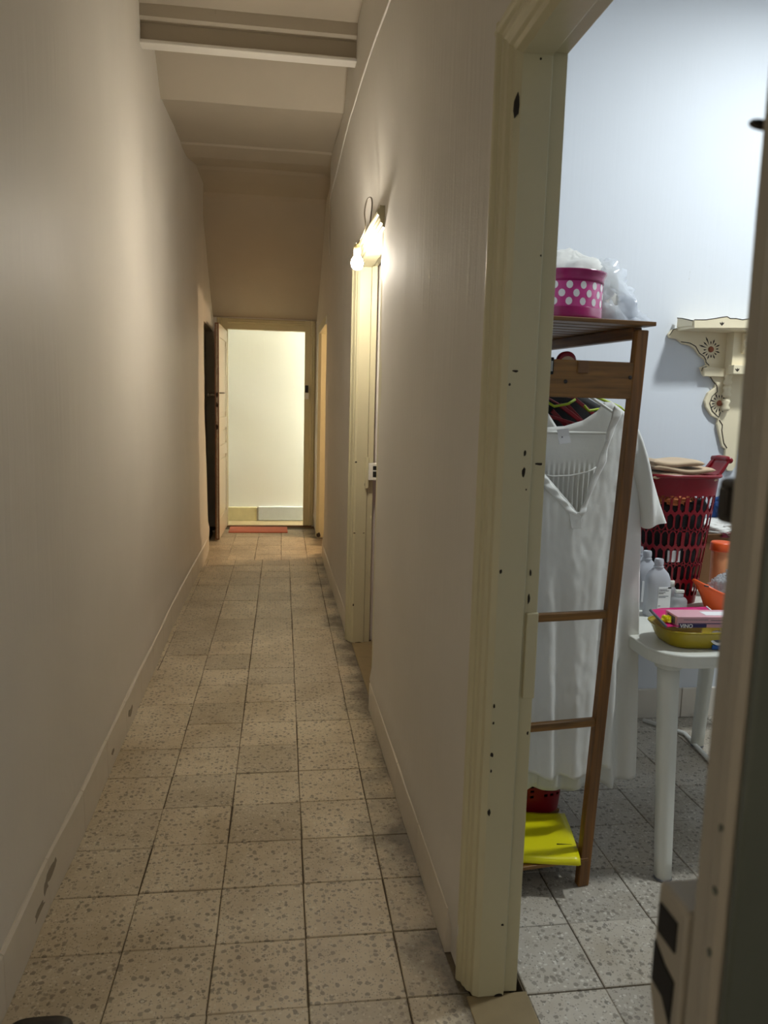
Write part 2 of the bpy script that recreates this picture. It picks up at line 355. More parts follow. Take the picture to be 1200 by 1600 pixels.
for k in range(-4, 30):
    y0 = 1.715+k*T
    if y0+T > 9.0: break
    if k < 22:
        sh = .012*(y0-1.7); c = [v+sh for v in cols]
    else:
        sh = .012*(y0-1.7)-.075; c = [v+sh for v in cols]
    xw = round((XL+.030*sm(5, 7.6, y0)-.02)/.02)*.02; e = c[0]-T
    if e-xw > .05: lay(floor, e, c[0], y0, y0+T, M['terr'], -.012); lay(floor, round(e-.001, 3)-round(e-xw, 2), e, y0, y0+T, M['terr'], -.012)
    else: lay(floor, c[0]-round(c[0]-xw, 2), c[0], y0, y0+T, M['terr'], -.012)
    for a in c[:-1]: lay(floor, a, a+T, y0, y0+T, M['terr'], -.012)
    wr = round((.505-c[-1])/.02)*.02
    lay(floor, c[-1], c[-1]+max(.1, wr) if k < 22 else c[-1]+T, y0, y0+T, M['terr'], -.012)
floor2 = struct(MB().box(.64, 3.05, -.6, 3.36, -.12, -.006).obj('floor', M['grout']))
for i in range(8):
    for k in range(-3, 7):
        x0 = .605+i*.2475 - .0; y0 = 1.693+k*.2475
        if x0 < .64:
            lay(floor2, .645, .8525, y0, y0+.2475, M['terr_r']); continue
        lay(floor2, x0, x0+.2475, y0, y0+.2475, M['terr_r'])
struct(MB().box(.62, 3.05, 3.44, 7.2, -.12, 0).obj('floor', M['terr_r']))
struct(MB().box(.62, 2.6, 7.2, 9.02, -.12, 0).obj('floor', M['terr']))
struct(MB().box(-1.3, 3.0, 9.02, 9.55, -.12, .0).obj('floor', M['slab']))
# threshold slabs in the two doorways and the dark sill strip at the end
struct(MB().box(.489, .645, .74, 1.70, -.05, .003).obj('trim_1', M['slab'], bev=.003))
struct(MB().box(.489, .625, 3.58, 4.60, -.05, .004).obj('trim_2', M['slab'], bev=.003))
struct(MB().box(-.60, .49, 9.0, 9.06, -.05, .012).obj('trim_3', M['end_grain'], bev=.004))

# ---------------------------------------------------------------- setting: walls
def wall_block(m, side, y0, y1, z0, z1, step=.07, thick=.14):
    fx = xl if side < 0 else xr; bx = (XL-thick) if side < 0 else (XR+thick)
    ny = max(1, round((y1-y0)/step)); nz = max(1, round((z1-z0)/step))
    m.grid(lambda u, v: (fx(lerp(y0, y1, u), lerp(z0, z1, v)), lerp(y0, y1, u), lerp(z0, z1, v)), ny, nz)
    a = lambda y, z: (fx(y, z), y, z)
    b = lambda y, z: (bx, y, z)
    m.add([b(y0,z0), b(y1,z0), b(y1,z1), b(y0,z1)], [(0,1,2,3)])
    for (ya, yb) in ((y0, y0), (y1, y1)):
        m.grid(lambda u, v: (lerp(fx(ya, lerp(z0,z1,v)), bx, u), ya, lerp(z0,z1,v)), 1, nz)
    for zz in (z0, z1):
        m.grid(lambda u, v: (lerp(fx(lerp(y0,y1,u), zz), bx, v), lerp(y0,y1,u), zz), ny, 1)
ZC = 3.62
SIDE0, SIDE1, NEND = 7.26, 8.26, 7.62
m = MB(); wall_block(m, -1, .55, NEND, 0, ZC); wall_block(m, -1, NEND, 9.1, 2.2, ZC)
m.box(-.84, -.80, 7.5, 9.1, 0, 2.4)
struct(m.obj('wall_left', M['wall'], smooth=True))
m = MB()
D1A, D1B, DZ = .655, 1.775, 2.285          # near doorway (frame outer edges)
D2A, D2B = 3.555, 4.655
wall_block(m, 1, .55, D1A+.02, 0, ZC); wall_block(m, 1, D1A, D1B, DZ-.02, ZC)
wall_block(m, 1, D1B-.02, D2A+.02, 0, ZC); wall_block(m, 1, D2A, D2B, DZ-.02+.03, ZC)
wall_block(m, 1, D2B-.02, SIDE0, 0, ZC); wall_block(m, 1, SIDE0, SIDE1, 2.2, ZC); wall_block(m, 1, SIDE1, 9.1, 0, ZC)
struct(m.obj('wall_right', M['wall_r'], smooth=True))
for o in (bpy.data.objects['wall_left'], bpy.data.objects['wall_right']):
    md = o.modifiers.new('edge', 'EDGE_SPLIT'); md.split_angle = math.radians(40)
# far wall around the end doorway
m = MB(); m.box(-.86, -.60, 9.0, 9.10, 0, 3.7); m.box(.46, 3.1, 9.0, 9.10, 0, 3.7); m.box(-.62, .48, 9.0, 9.10, 2.30, 3.7)
struct(m.obj('wall_far', M['wall']))
# landing beyond it
m = MB(); m.grid(lambda u, v: (lerp(-1.3, 3.0, u), 9.47+.006*noise.noise((u*7, v*7, 2)), lerp(0, 3.2, v)), 40, 48); m.box(-1.3, 3.0, 9.49, 9.6, 0, 3.2)
struct(m.obj('wall_landing', M['land_wall'], smooth=True))
struct(MB().box(-1.4, -1.3, 9.02, 9.6, 0, 3.2).obj('wall_landing', M['land_wall']))
struct(MB().box(3.0, 3.1, 9.02, 9.6, 0, 3.2).obj('wall_landing', M['land_wall']))
struct(MB().box(-1.4, 3.1, 9.02, 9.6, 3.2, 3.3).obj('ceiling', M['ceil']))
lb = empty('baseboard_landing', (0, 9.46, 0), kind='structure')
MB().box(-1.2, -.185, 9.448, 9.48, .0, .165).obj('skirting_tile', M['marble_y'], lb, bev=.004)
MB().box(-.165, .8, 9.443, 9.48, .005, .175).obj('skirting_tile', M['marble_b'], lb, bev=.006)
# right-hand room, mauve room, side room, entry room shells
def shell(name, x0, x1, y0, y1, z1, mat, sides):
    t = .1
    for s in sides:
        q = {'l': (x0-t, x0, y0, y1), 'r': (x1, x1+t, y0, y1), 'f': (x0, x1, y1, y1+t), 'b': (x0, x1, y0-t, y0)}[s]
        struct(MB().box(q[0], q[1], q[2], q[3], 0, z1).obj('wall_'+name, mat))
shell('room', .63, 3.0, -.5, 3.34, 4.2, M['blue_wall'], 'rfb')
struct(MB().box(.625, .64, -.5, .66, 0, 4.2).obj('wall_room', M['blue_wall']))
struct(MB().box(.625, .632, 1.80, 3.34, 0, 4.2).obj('wall_room', M['blue_wall']))
struct(MB().box(.625, .64, .66, 1.80, 2.30, 4.2).obj('wall_room', M['blue_wall']))
struct(MB().box(.6, 3.1, -.6, 3.44, 4.2, 4.3).obj('ceiling', M['ceil']))
struct(MB().box(.6, 3.1, 3.44, 7.2, 3.6, 3.7).obj('ceiling', M['ceil']))
bb = empty('baseboard_room', (0, 3.33, 0), kind='structure')
for k in range(9): MB().box(.66+k*.26, .657+(k+1)*.26, 3.325, 3.345, 0, .145).obj('skirting_tile', M['skirt'], bb, bev=.003)
shell('mauve_room', .63, 3.0, 3.44, 7.1, 3.6, M['purple_wall'], 'rf')
struct(MB().box(.63, 3.0, 3.44, 3.46, 0, 3.6).obj('wall_mauve_room', M['purple_wall']))
shell('side_room', .63, 2.4, 7.22, 8.99, 3.0, M['wall'], 'rb')
struct(MB().box(.6, 2.5, 7.2, 9.1, 2.9, 3.0).obj('ceiling', M['ceil']))
shell('entry', -1.5, 1.5, -2.6, .42, 3.4, M['wall'], 'lb')
struct(MB().box(1.5, 1.6, -2.6, -.6, 0, 3.4).obj('wall_entry', M['wall']))
struct(MB().box(.625, 1.5, -.72, -.6, 0, 3.4).obj('wall_entry', M['wall']))
struct(MB().box(-1.5, -.62, .42, .56, 0, 3.4).obj('wall_entry', M['wall']))
struct(MB().box(-.62, .64, .42, .56, 2.5, 3.4).obj('wall_entry', M['wall']))
struct(MB().box(-1.6, 1.6, -2.7, .42, 3.4, 3.5).obj('ceiling', M['ceil']))

# ---------------------------------------------------------------- setting: corridor ceiling (plaster bays, slope under the stair)
prof = [(.40, 3.36), (4.28, 3.36), (4.66, 3.36), (4.885, 3.165), (4.93, 3.18), (5.86, 3.235), (5.88, 3.225), (6.2, 3.235), (6.80, 3.345), (6.86, 3.33), (7.55, 3.325), (7.62, 3.30), (8.30, 2.80), (8.98, 2.37), (9.1, 2.33)]
m = MB()
NX = 10
def cz(y, z, u): return z + .004*noise.noise((y*2.1, u*3, 4)) - .010*abs(2*u-1)**4
pts2 = []
for (a, b), (c, d) in zip(prof, prof[1:]):
    n = max(1, int((c-a)/.12))
    for i in range(n): pts2.append((lerp(a, c, i/n), lerp(b, d, i/n)))
pts2.append(prof[-1])
n = len(pts2)-1
m.grid(lambda u, v: (lerp(-.80, .64, u), pts2[round(v*n)][0], cz(pts2[round(v*n)][0], pts2[round(v*n)][1], u)), NX, n)
m.add([(-.80,.4,3.8),(.64,.4,3.8),(.64,9.1,3.8),(-.80,9.1,3.8)], [(0,1,2,3)])
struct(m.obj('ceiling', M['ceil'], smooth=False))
bm_ = empty('trim_4', (0, 4.22, 3.2), kind='structure')
MB().box(-.70, .56, 4.195, 4.275, 3.178, 3.196).obj('lower_flange', M['wall'], bm_, bev=.004)
MB().box(-.70, .56, 4.232, 4.246, 3.190, 3.36).obj('web', M['ceil'], bm_)
MB().prism([(4.195, 3.30), (4.195, 3.38), (4.275, 3.38), (4.275, 3.30), (4.24, 3.28)], -.70, .56, ax=0).obj('upper_flange', M['ceil'], bm_)

# ---------------------------------------------------------------- setting: skirtings of the corridor
bl = empty('baseboard_left', (XL, 4, 0), kind='structure')
ys = [.60+i*.3925 for i in range(18)]+[NEND-.01]
def skirt(y0, y1, fx, s, h, parent):
    m = MB(); n = 4
    def P(u, v):
        y = lerp(y0+.0015, y1-.0015, u)
        a = [(.000, h), (.010, h), (.017, h-.006), (.019, .01), (.019, 0)][round(v*4)]
        return (fx(y, .6)+s*(a[0]+.004*noise.noise((y*2, 0, 9))), y, a[1])
    m.grid(P, n, 4)
    for u in (0, 1):
        q = [P(u, k/4) for k in range(5)]; q.append((q[0][0]-s*.004, q[0][1], 0)); q[0] = (q[0][0]-s*.004, q[0][1], q[0][2]); m.add(q, [tuple(range(6))])
    return m.obj('skirting_tile', M['skirt'], parent)
for a, b in zip(ys, ys[1:]):
    skirt(a, b, xl, 1, .152, bl)
def flake(px, py, w, h, seed):
    p = at(px, py, 0, XL+.02); r = random.Random(seed); m = MB(); n = 11; pts = []
    for k in range(n):
        a = 2*math.pi*k/n; q = r.uniform(.45, 1.15); pts.append((p.y+w/2*q*math.cos(a), max(.002, p.z+h/2*q*math.sin(a))))
    xs = xl(p.y, .6)+.0185+.004*noise.noise((p.y*2, 0, 9))
    m.prism(pts, xs-.004, xs+.0008, ax=0); m.obj('paint_flake', M['flake'], bl)
M['flake'] = plain('bare grey plaster', rgb(150, 140, 124), .85, var=.15)
for i, q in enumerate([(80, 1365, .10, .045), (74, 1385, .05, .05), (203, 1112, .10, .05), (62, 1425, .12, .03), (88, 1346, .04, .03), (176, 1175, .06, .02)]): flake(*q, i)
br_ = empty('baseboard_right', (XR, 3, 0), kind='structure')
def run(y0, y1):
    k = round((y1-y0)/.39)
    for i in range(k): skirt(lerp(y0, y1, i/k), lerp(y0, y1, (i+1)/k), xr, -1, .135, br_)
run(1.86, 3.55); run(4.70, SIDE0)

# ---------------------------------------------------------------- door frames (jamb profile: moulding, flat face, stop)
PROF = [(.487,.085),(.478,.082),(.475,.070),(.477,.062),(.485,.056),(.486,.044),(.490,.038),(.493,.026),(.501,.020),(.503,.008),(.517,0),(.582,0),(.586,.012),(.589,.012),(.619,.010),(.6195,.09),(.487,.10)]
def door_frame(name, yfar, ynear, zin, dx=0, mat=None, flush=False):
    mat = mat or M['jamb']
    fr = empty(name, (.55+dx, (yfar+ynear)/2, 0), kind='structure')
    P = [(x+dx, d) for x, d in PROF]
    a = MB().prism([(x, yfar+d) for x, d in P], .004, zin+.085).obj('jamb', mat, fr)
    b = MB().prism([(max(x, XR+.002) if flush else x, ynear-d) for x, d in P], .004, zin+.085).obj('jamb', mat, fr)
    c = MB().prism([(x, zin+d) for x, d in P], ynear-.084, yfar+.084, ax=1).obj('head', mat, fr)
    for o in (a, b, c):
        md = o.modifiers.new('bevel', 'BEVEL'); md.width = .0015; md.segments = 2; md.limit_method = 'ANGLE'; md.angle_limit = math.radians(30)
    return fr, a, b, c
fr1, far1, near1, head1 = door_frame('door_1', 1.69, .74, 2.205, flush=True)
fr2, far2, near2, head2 = door_frame('door_2', 4.57, 3.64, 2.235, -.022, flush=True)
def chip(parent, c, w, h, nrm='y', d=.0012, mat='chip', seed=0):
    r = random.Random(seed); m = MB(); n = 9; pts = []
    for k in range(n):
        a = 2*math.pi*k/n; q = r.uniform(.65, 1.1); pts.append((w/2*q*math.cos(a), h/2*q*math.sin(a)))
    if nrm == 'y': m.prism([(c[0]+p[0], c[2]+p[1]) for p in pts], c[1]-d, c[1]+.003, ax=1)
    else: m.prism([(c[1]+p[0], c[2]+p[1]) for p in pts], c[0]-d, c[0]+.003, ax=0)
    return m.obj('paint_chip', M[mat], parent)
J1 = [(820,708,.006,.016),(818,738,.010,.024),(768,893,.006,.013),(805,580,.018,.006),(758,1103,.006,.012),(762,1180,.008,.012),(764,1130,.005,.008),(757,1270,.010,.022),(822,765,.004,.005),(759,1205,.005,.010),(770,600,.005,.008),(785,1445,.008,.006),(778,1555,.026,.010),(852,400,.004,.005),(845,92,.006,.005)]
for i, (px, py, w, h) in enumerate(J1):
    p = at(px, py, 1, 1.69)
    chip(far1, (min(max(p.x, .522), .578), 1.69, p.z), w, h, seed=i)
for i, (px, py, w, h) in enumerate([(842,725,.018,.008),(829,895,.005,.018),(826,935,.006,.03),(832,1145,.006,.012),(800,1552,.018,.012)]):
    p = at(px, py, 1, 1.701); chip(far1, (min(max(p.x, .597), .612), 1.7015, p.z), w, h, seed=40+i)
p = at(812, 165, 1, 1.692); chip(far1, (.509, 1.697, p.z), .012, .055, seed=33, d=.006)
MB().box(.592, .6215, 1.694, 1.712, .78, .99).obj('repair_strip', M['jamb'], far1, bev=.003)
for i, (px, py, w, h) in enumerate([(573,757,.006,.02),(550,722,.014,.012),(551,833,.016,.006),(570,833,.014,.006),(552,945,.008,.016),(560,1004,.05,.008)]):
    p = at(px, py, 1, 4.57); chip(far2, (min(max(p.x, .492), .548), 4.57, p.z), w, h, seed=60+i)
def keep(name, x0, x1, y0, y1, z0, z1, label, face):
    t = empty(name, ((x0+x1)/2, (y0+y1)/2, z0), label, 'lock')
    return t
# lock keep on the second doorway
kz = at(580, 737, 1, 4.56).z
k = empty('lock_keep', (.60, 4.56, kz-.05), 'cream metal lock keep with two black holes on jamb of middle doorway', 'lock')
MB().box(.565, .620, 4.535, 4.572, kz-.050, kz+.052).obj('case', M['white_plastic'], k, bev=.004)
MB().box(.548, .568, 4.556, 4.578, kz-.10, kz+.085).obj('plate', M['jamb'], k, bev=.002)
for z0, z1 in ((kz+.012, kz+.036), (kz-.030, kz+.004)): MB().box(.590, .613, 4.5335, 4.54, z0, z1).obj('bolt_hole', M['black'], k)

# far doorway frame and its open leaf
fr3 = empty('door_3', (-.05, 9.0, 0), kind='structure')
FJ = [(0, 0), (.012, -.012), (.03, -.012), (.036, -.022), (.052, -.022), (.060, -.012), (.12, -.012), (.12, .06), (0, .06)]
MB().prism([(.48-x, 9.0+d) for x, d in FJ], .02, 2.355).obj('jamb', M['jamb_far'], fr3)
MB().prism([(-.62+x, 9.0+d) for x, d in FJ], .02, 2.355).obj('jamb', M['jamb_far'], fr3)
MB().prism([(9.0+d, 2.355-x) for x, d in FJ], -.501, .361, ax=0).obj('head', M['jamb_far'], fr3)
dl = empty('door_leaf', (-.505, 8.975, 0.015), 'open cream panelled door leaf with bare brown edge at corridor end', 'door')
ang = math.atan2(8.05-8.975, -.535+.505)
def leafP(u, w): return (-.505+math.cos(ang)*u+math.sin(ang)*w, 8.975+math.sin(ang)*u-math.cos(ang)*w)   # u from hinge, w>0 toward the left wall
def leaf_box(u0, u1, w0, w1, z0, z1):
    return MB().prism([leafP(u0, w0), leafP(u1, w0), leafP(u1, w1), leafP(u0, w1)], z0, z1)
LW, LT = .925, .042
stile = M['door_white']
leaf_box(0, LW, .012, LT-.012, .03, 2.20).obj('core', stile, dl)
for (a, b) in ((0, .11), (LW-.115, LW-.006)): leaf_box(a, b, 0, LT, .02, 2.21).obj('stile', stile, dl, bev=.003)
for (a, b) in ((.02, .22), (.86, .98), (1.15, 1.27), (2.08, 2.21)): leaf_box(.11, LW-.115, 0.0005, LT, a, b).obj('rail', stile, dl, bev=.003)
for (a, b) in ((.25, .83), (1.0, 1.13), (1.32, 2.03)): leaf_box(.15, LW-.155, .004, LT-.004, a, b).obj('panel', stile, dl, bev=.006)
leaf_box(LW-.007, LW, .0005, LT-.0005, .018, 2.212).obj('bare_edge', M['raw_wood'], dl)
for zz, s in ((1.50, .011), (1.40, .009), (1.18, .010)):
    e = leafP(LW+.001, LT/2); chip(dl, (e[0], e[1], zz), .022, .07, seed=int(zz*100), d=.002)
q0 = leafP(LW-.06, LT); q1 = leafP(LW-.06, LT+.055)
MB().tube([(q0[0], q0[1], 1.50), (q1[0], q1[1], 1.50)], .011, 10).obj('knob', M['steel'], dl, smooth=True)
MB().tube([(q1[0]-.004, q1[1], 1.50), (q1[0]-.03, q1[1], 1.50)], [.02, .016], 12).obj('knob', M['steel'], dl, smooth=True)
q0 = leafP(LW-.05, 0); q1 = leafP(LW-.05, -.04); q2 = leafP(LW-.14, -.04)
MB().tube([(q0[0], q0[1], 1.52), (q1[0], q1[1], 1.52), (q2[0], q2[1], 1.52)], .008, 8).obj('handle', M['steel'], dl, smooth=True)
q0 = leafP(LW-.05, LT); MB().tube([(q0[0], q0[1], .10), (q0[0]-.035, q0[1], .10)], .01, 8).obj('bolt', M['steel'], dl, smooth=True)
p = at(480, 612, 1, 8.98)
k = empty('lock_keep', (p.x, 8.98, p.z-.08), 'small dark and white lock keep on right jamb of far doorway', 'lock')
MB().box(p.x-.025, p.x+.012, 8.955, 8.99, p.z-.01, p.z+.07).obj('plate', M['dark_metal'], k, bev=.003)
MB().box(p.x-.022, p.x+.016, 8.950, 8.99, p.z-.085, p.z-.015).obj('case', M['white_plastic'], k, bev=.004)
# side doorway at the end on the right: only its far jamb shows
fr4 = empty('door_4', (.53, SIDE1, 0), kind='structure')
MB().prism([(.470, SIDE1+.09), (.470, SIDE1-.015), (.50, SIDE1-.03), (.60, SIDE1-.03), (.60, SIDE1+.03), (.49, SIDE1+.09)], .012, 2.22).obj('jamb', M['jamb'], fr4)
MB().prism([(SIDE0-.03, 2.16), (SIDE1+.02, 2.16), (SIDE1+.02, 2.24), (SIDE0-.03, 2.24)], .472, .60, ax=0).obj('head', M['jamb'], fr4, bev=.004)
chip(fr4, (.50, SIDE1-.031, .04), .05, .06, seed=91)
# panelled door closed in the niche on the left
M['niche'] = plain('niche paint', rgb(150, 142, 120), .45, var=.08)
nd = empty('door_5', (-.745, 8.3, 0), kind='structure')
MB().box(-.775, -.735, 7.66, 8.96, .01, 2.2).obj('panel', M['niche'], nd)
for y0 in (7.66, 7.98, 8.30, 8.62): MB().box(-.745, -.722, y0, y0+.07, .01, 2.2).obj('stile', M['niche'], nd, bev=.004)

# ---------------------------------------------------------------- near door leaf on the right edge of the view
ND = empty('door_leaf', (.30, .48, .01), 'close narrow cream door leaf edge at right side of view, grey green face', 'door')
def edge_x(z): return .3195+.004*noise.noise((0, 0, z*3.3))
m = MB(); nz_ = 40
rowsL = []
for j in range(nz_+1):
    z = lerp(.012, 2.45, j/nz_); e = edge_x(z)
    rowsL.append([(e+.004, .469, z), (e, .473, z), (e-.001, .482, z), (e+.0015, .487, z), (e, .500, z), (e+.004, .505, z), (.78, .505, z), (.78, .469, z)])
vs = [v for r in rowsL for v in r]; n8 = 8
fs = [(j*n8+k_, j*n8+(k_+1) % n8, (j+1)*n8+(k_+1) % n8, (j+1)*n8+k_) for j in range(nz_) for k_ in range(n8)]+[tuple(range(8))[::-1], tuple(range(nz_*8, nz_*8+8))]
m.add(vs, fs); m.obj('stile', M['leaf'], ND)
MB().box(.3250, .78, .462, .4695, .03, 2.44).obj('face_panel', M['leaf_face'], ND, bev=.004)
for py, s in ((1520, 1), (1410, 2), (1300, 3)):
    p = at(1135, py, 0, .3195); chip(ND, (edge_x(p.z)-.001, min(max(p.y, .476), .498), p.z), .005, .007, nrm='x', seed=s, mat='leaf_face', d=.0006)
zt = at(1075, 1420, 0, .318).z-.004
keepo = MB()
LK = empty('lock_case', (.33, .525, zt-.13), 'cream painted lock case with two black holes on near door edge', 'lock')
MB().prism([(zt, .5045), (zt, .548), (zt-.105, .556), (zt-.145, .525), (zt-.145, .5045)][::-1] and [(.5045, zt), (.550, zt), (.553, zt-.10), (.535, zt-.145), (.5045, zt-.145)], .3175, .362, ax=0).obj('case', M['leaf'], LK, bev=.004)
MB().prism([(.517, zt-.016), (.544, zt-.016), (.544, zt-.042), (.517, zt-.042)], .316, .33, ax=0).obj('bolt_hole', M['black'], LK)
MB().prism([(.515, zt-.066), (.530, zt-.062), (.5475, zt-.052), (.5475, zt-.088), (.530, zt-.090), (.5165, zt-.105)], .316, .33, ax=0).obj('bolt_hole', M['black'], LK)
# hook ring and dark bolt on the same leaf
p = at(1186, 195, 1, .512)
hk = empty('hook_ring', tuple(p), 'small dark iron ring screwed into upper edge of near door', 'hook')
ring = [(p.x+.003+.0085*math.cos(a), .512+.004*math.sin(a), p.z+.0035*math.sin(a)) for a in [i*2*math.pi/18 for i in range(18)]]
MB().tube(ring, .0018, 8, closed=True).obj('ring', M['dark_metal'], hk, smooth=True)
MB().tube([(p.x+.010, .512, p.z+.002), (p.x+.03, .500, p.z+.002)], .002, 8).obj('shank', M['dark_metal'], hk, smooth=True)
p = at(1137, 782, 1, .515)
bt = empty('door_bolt', (p.x, .51, p.z), 'small dark bolt stub sticking out from near door edge, out of focus', 'bolt')
MB().box(p.x-.002, p.x+.03, .505, .526, p.z-.017, p.z+.016).obj('bolt_plate', M['dark_metal'], bt, bev=.004)
MB().box(p.x-.005, p.x+.004, .509, .521, p.z-.012, p.z+.010).obj('bolt_tip', M['dark_metal'], bt, bev=.002)

# ---------------------------------------------------------------- bare bulb, its wire, the surface cable
bx, by, bz = .415, 3.96, at(558, 411, 1, 3.96).z
bx = at(558, 411, 1, by).x
lb_ = empty('light_bulb', (bx, by, bz), 'lit bare light bulb in a white socket hanging in front of middle doorway', 'lamp')
MB().lathe([(.001, -.034), (.016, -.030), (.027, -.018), (.031, 0), (.027, .016), (.018, .030), (.0135, .040)], (bx, by, bz), 20).obj('bulb', M['bulb'], lb_, smooth=True)
MB().lathe([(.0145, .040), (.0175, .042), (.0185, .072), (.0165, .086), (.008, .09)], (bx, by, bz), 18).obj('socket', plain('ivory socket', rgb(224, 206, 160), .5), lb_, smooth=True)
wl = [(bx+.004, by, bz+.088), (bx+.012, by-.01, bz+.11), (bx+.02, by-.05, bz+.125), (bx+.028, by-.08, bz+.16), (bx+.02, by-.10, bz+.22), (bx+.028, by-.13, bz+.27), (bx+.045, by-.15, bz+.275), (bx+.05, by-.15, bz+.24), (bx+.046, by-.12, bz+.16), (bx+.058, by-.10, bz+.14)]
def smooth_path(p, n=6):
    p = [Vector(q) for q in p]; o = []
    for i in range(len(p)-1):
        a, b, c, d = p[max(i-1, 0)], p[i], p[i+1], p[min(i+2, len(p)-1)]
        for k in range(n):
            t = k/n; o.append(.5*((2*b)+(c-a)*t+(2*a-5*b+4*c-d)*t*t+(3*b-a-3*c+d)*t**3))
    return o+[p[-1]]
MB().tube(smooth_path(wl), .0035, 8).obj('wire', plain('grey wire', rgb(120, 112, 98), .5), lb_, smooth=True)
# socket details: a pair of terminal screws
for s in (-1, 1): MB().lathe([(.003, 0), (.003, .006)], (bx+s*.008, by, bz+.09), 8).obj('terminal', M['steel'], lb_)
cpts = []
for i in range(25):
    px = lerp(596, 513, i/24); py = lerp(-20, 300, i/24)
    y = lerp(3.05, 6.9, (i/24)**1.6)
    d = ray(px, py); yy = O + d*(y/d.y)
    # rest on the wall surface
    z = yy.z; cpts.append((xr(y, 3.0+.03*math.sin(y))-.004, y, 3.02-.012*(y-3)+.01*math.sin(y*3)))
cpts += [(xr(6.95, 2.7)-.004, 6.95, 2.72)]
tag(MB().tube(cpts, .005, 6).obj('cable', M['wall_r'], smooth=True), 'thin painted cable running high along the right corridor wall', 'cable')

# ---------------------------------------------------------------- lamps of the rooms, plus the added entry fill lamp (outside the view)
def hang_lamp(loc, zc, mat, label):
    t = empty('hanging_bulb', loc, label, 'lamp')
    MB().lathe([(.001, -.06), (.02, -.055), (.034, -.03), (.036, 0), (.02, .03), (.014, .04)], loc, 16).obj('bulb', M['white_plastic'], t, smooth=True)
    MB().tube([(loc[0], loc[1], loc[2]+.04), (loc[0], loc[1], zc)], .004, 6).obj('cord', M['white_plastic'], t)
hang_lamp((2.3, 2.2, 3.40), 4.2, 'led', 'cool white bulb with an added shade on a cord under the ceiling of the right-hand room')
MB().lathe([(.03, .10), (.16, -.06), (.165, -.065), (.035, .105)], (2.3, 2.2, 3.40), 28, cap=False).obj('added_lamp_shade', M['white_plastic'], bpy.data.objects['hanging_bulb'], smooth=True)  # unseen shade added to suit the downward light that spares the upper wall
hang_lamp((2.6, 9.14, 2.26), 3.2, 'led', 'bulb on a cord under the landing ceiling beyond the far doorway')
hang_lamp((1.7, 7.75, 2.06), 2.9, 'led', 'warm bulb on a cord inside the end side room')
hang_lamp((.95, -1.1, 2.32), 3.4, 'led', 'unseen added fill bulb on a cord in the entry room behind the open double door')  # bulb added to go with the fill light behind the camera

# ---------------------------------------------------------------- doormat and the dark thing at the lower left
a = at(357, 833, 2, 0); b = at(450, 832, 2, 0)
mt = MB(); mt.box(-.475, .175, 8.58, 8.95, 0, .010)
tag(mt.obj('doormat', M['terracotta'], bev=.004), 'flat terracotta orange doormat on tiles before the far doorway', 'doormat')
bk = empty('black_floor_item', (-.56, 1.70, 0), 'black rounded low object on tiles at the lower left corner of view', 'floor item')  # low black object of unknown use, its form assumed
MB().lathe([(.10, 0), (.105, .006), (.104, .018), (.095, .026), (.06, .028)], (-.525, 1.64, .0), 32, sx=.75, sy=.85, sup=4).obj('body', plain('black rubber', rgb(16, 15, 14), .35), bk, smooth=True)
MB().lathe([(.045, .0), (.045, .004), (.04, .006)], (-.525, 1.64, .027), 24, sx=1.1, sup=3).obj('pad', M['black'], bk, smooth=True)

# ---------------------------------------------------------------- clothes rack
RP = Vector((.955, 2.10, 0)); U = Vector((.992, .124, 0)).normalized(); V = Vector((-U.y, U.x, 0))
RZ = math.atan2(U.y, U.x)
def onr(px, py, d=0):             # (u, z) on the rack plane d behind its front frame
    r = ray(px, py); q = RP + V*d; t = (q-O).dot(V)/r.dot(V); p = O + r*t
    return (p-RP).dot(U), p.z
def rw(u, d, z): return RP + U*u + V*d + Vector((0, 0, z))
rack = empty('clothes_rack', tuple(RP), 'brown wooden clothes rack with slatted top and bottom shelves behind the door frame', 'rack', rz=RZ)
def L3(u, d, z): return (u, d, z)
LEN = .80
UT, UB, UTL, UBL = .080, .008, -.262, -.245
ZT = 1.703
def post_u(right, z): return lerp(UB, UT, z/ZT) if right else lerp(UBL, UTL, z/ZT)
for dd in (0, LEN):
    for r in (True, False):
        m = MB(); w = .036
        u0, u1 = post_u(r, 0), post_u(r, ZT)
        m.add([(u0-w/2, dd-.001, .0), (u0+w/2, dd-.001, 0), (u0+w/2, dd+.026, 0), (u0-w/2, dd+.026, 0), (u1-w/2, dd-.001, ZT-.012), (u1+w/2, dd-.001, ZT-.012), (u1+w/2, dd+.026, ZT-.012), (u1-w/2, dd+.026, ZT-.012)],
              [(3,2,1,0),(4,5,6,7),(0,1,5,4),(1,2,6,5),(2,3,7,6),(3,0,4,7)])
        m.obj('post', M['wz'], rack, local=True, bev=.003)
    for zz in (.865, .531):
        MB().box(post_u(False, zz), post_u(True, zz)-.016, dd+.003, dd+.023, zz-.012, zz+.012).obj('rail', M['wx'], rack, local=True, bev=.003)
    MB().box(post_u(False, 1.55), post_u(True, 1.55)-.014, dd+.002, dd+.022, 1.497, 1.600).obj('end_board', M['wx'], rack, local=True, bev=.003)
ut, zt_ = onr(911, 574)
MB().box(ut-.016, ut+.016, -.004, LEN+.024, zt_-.016, zt_+.018).obj('hanging_rail', M['end_grain'], rack, local=True, bev=.002)
for kx, ky in ((884, 596), (985, 590)):
    u_, z_ = onr(kx, ky); MB().lathe([(.006, 0), (.004, .002)], (0, 0, 0), 10).obj('knot', M['line'], rack, local=True).matrix_local = Matrix.Translation((u_, .001, z_)) @ Matrix.Rotation(math.pi/2, 4, 'X')
ns = 12; pit = (LEN+.06)/ns
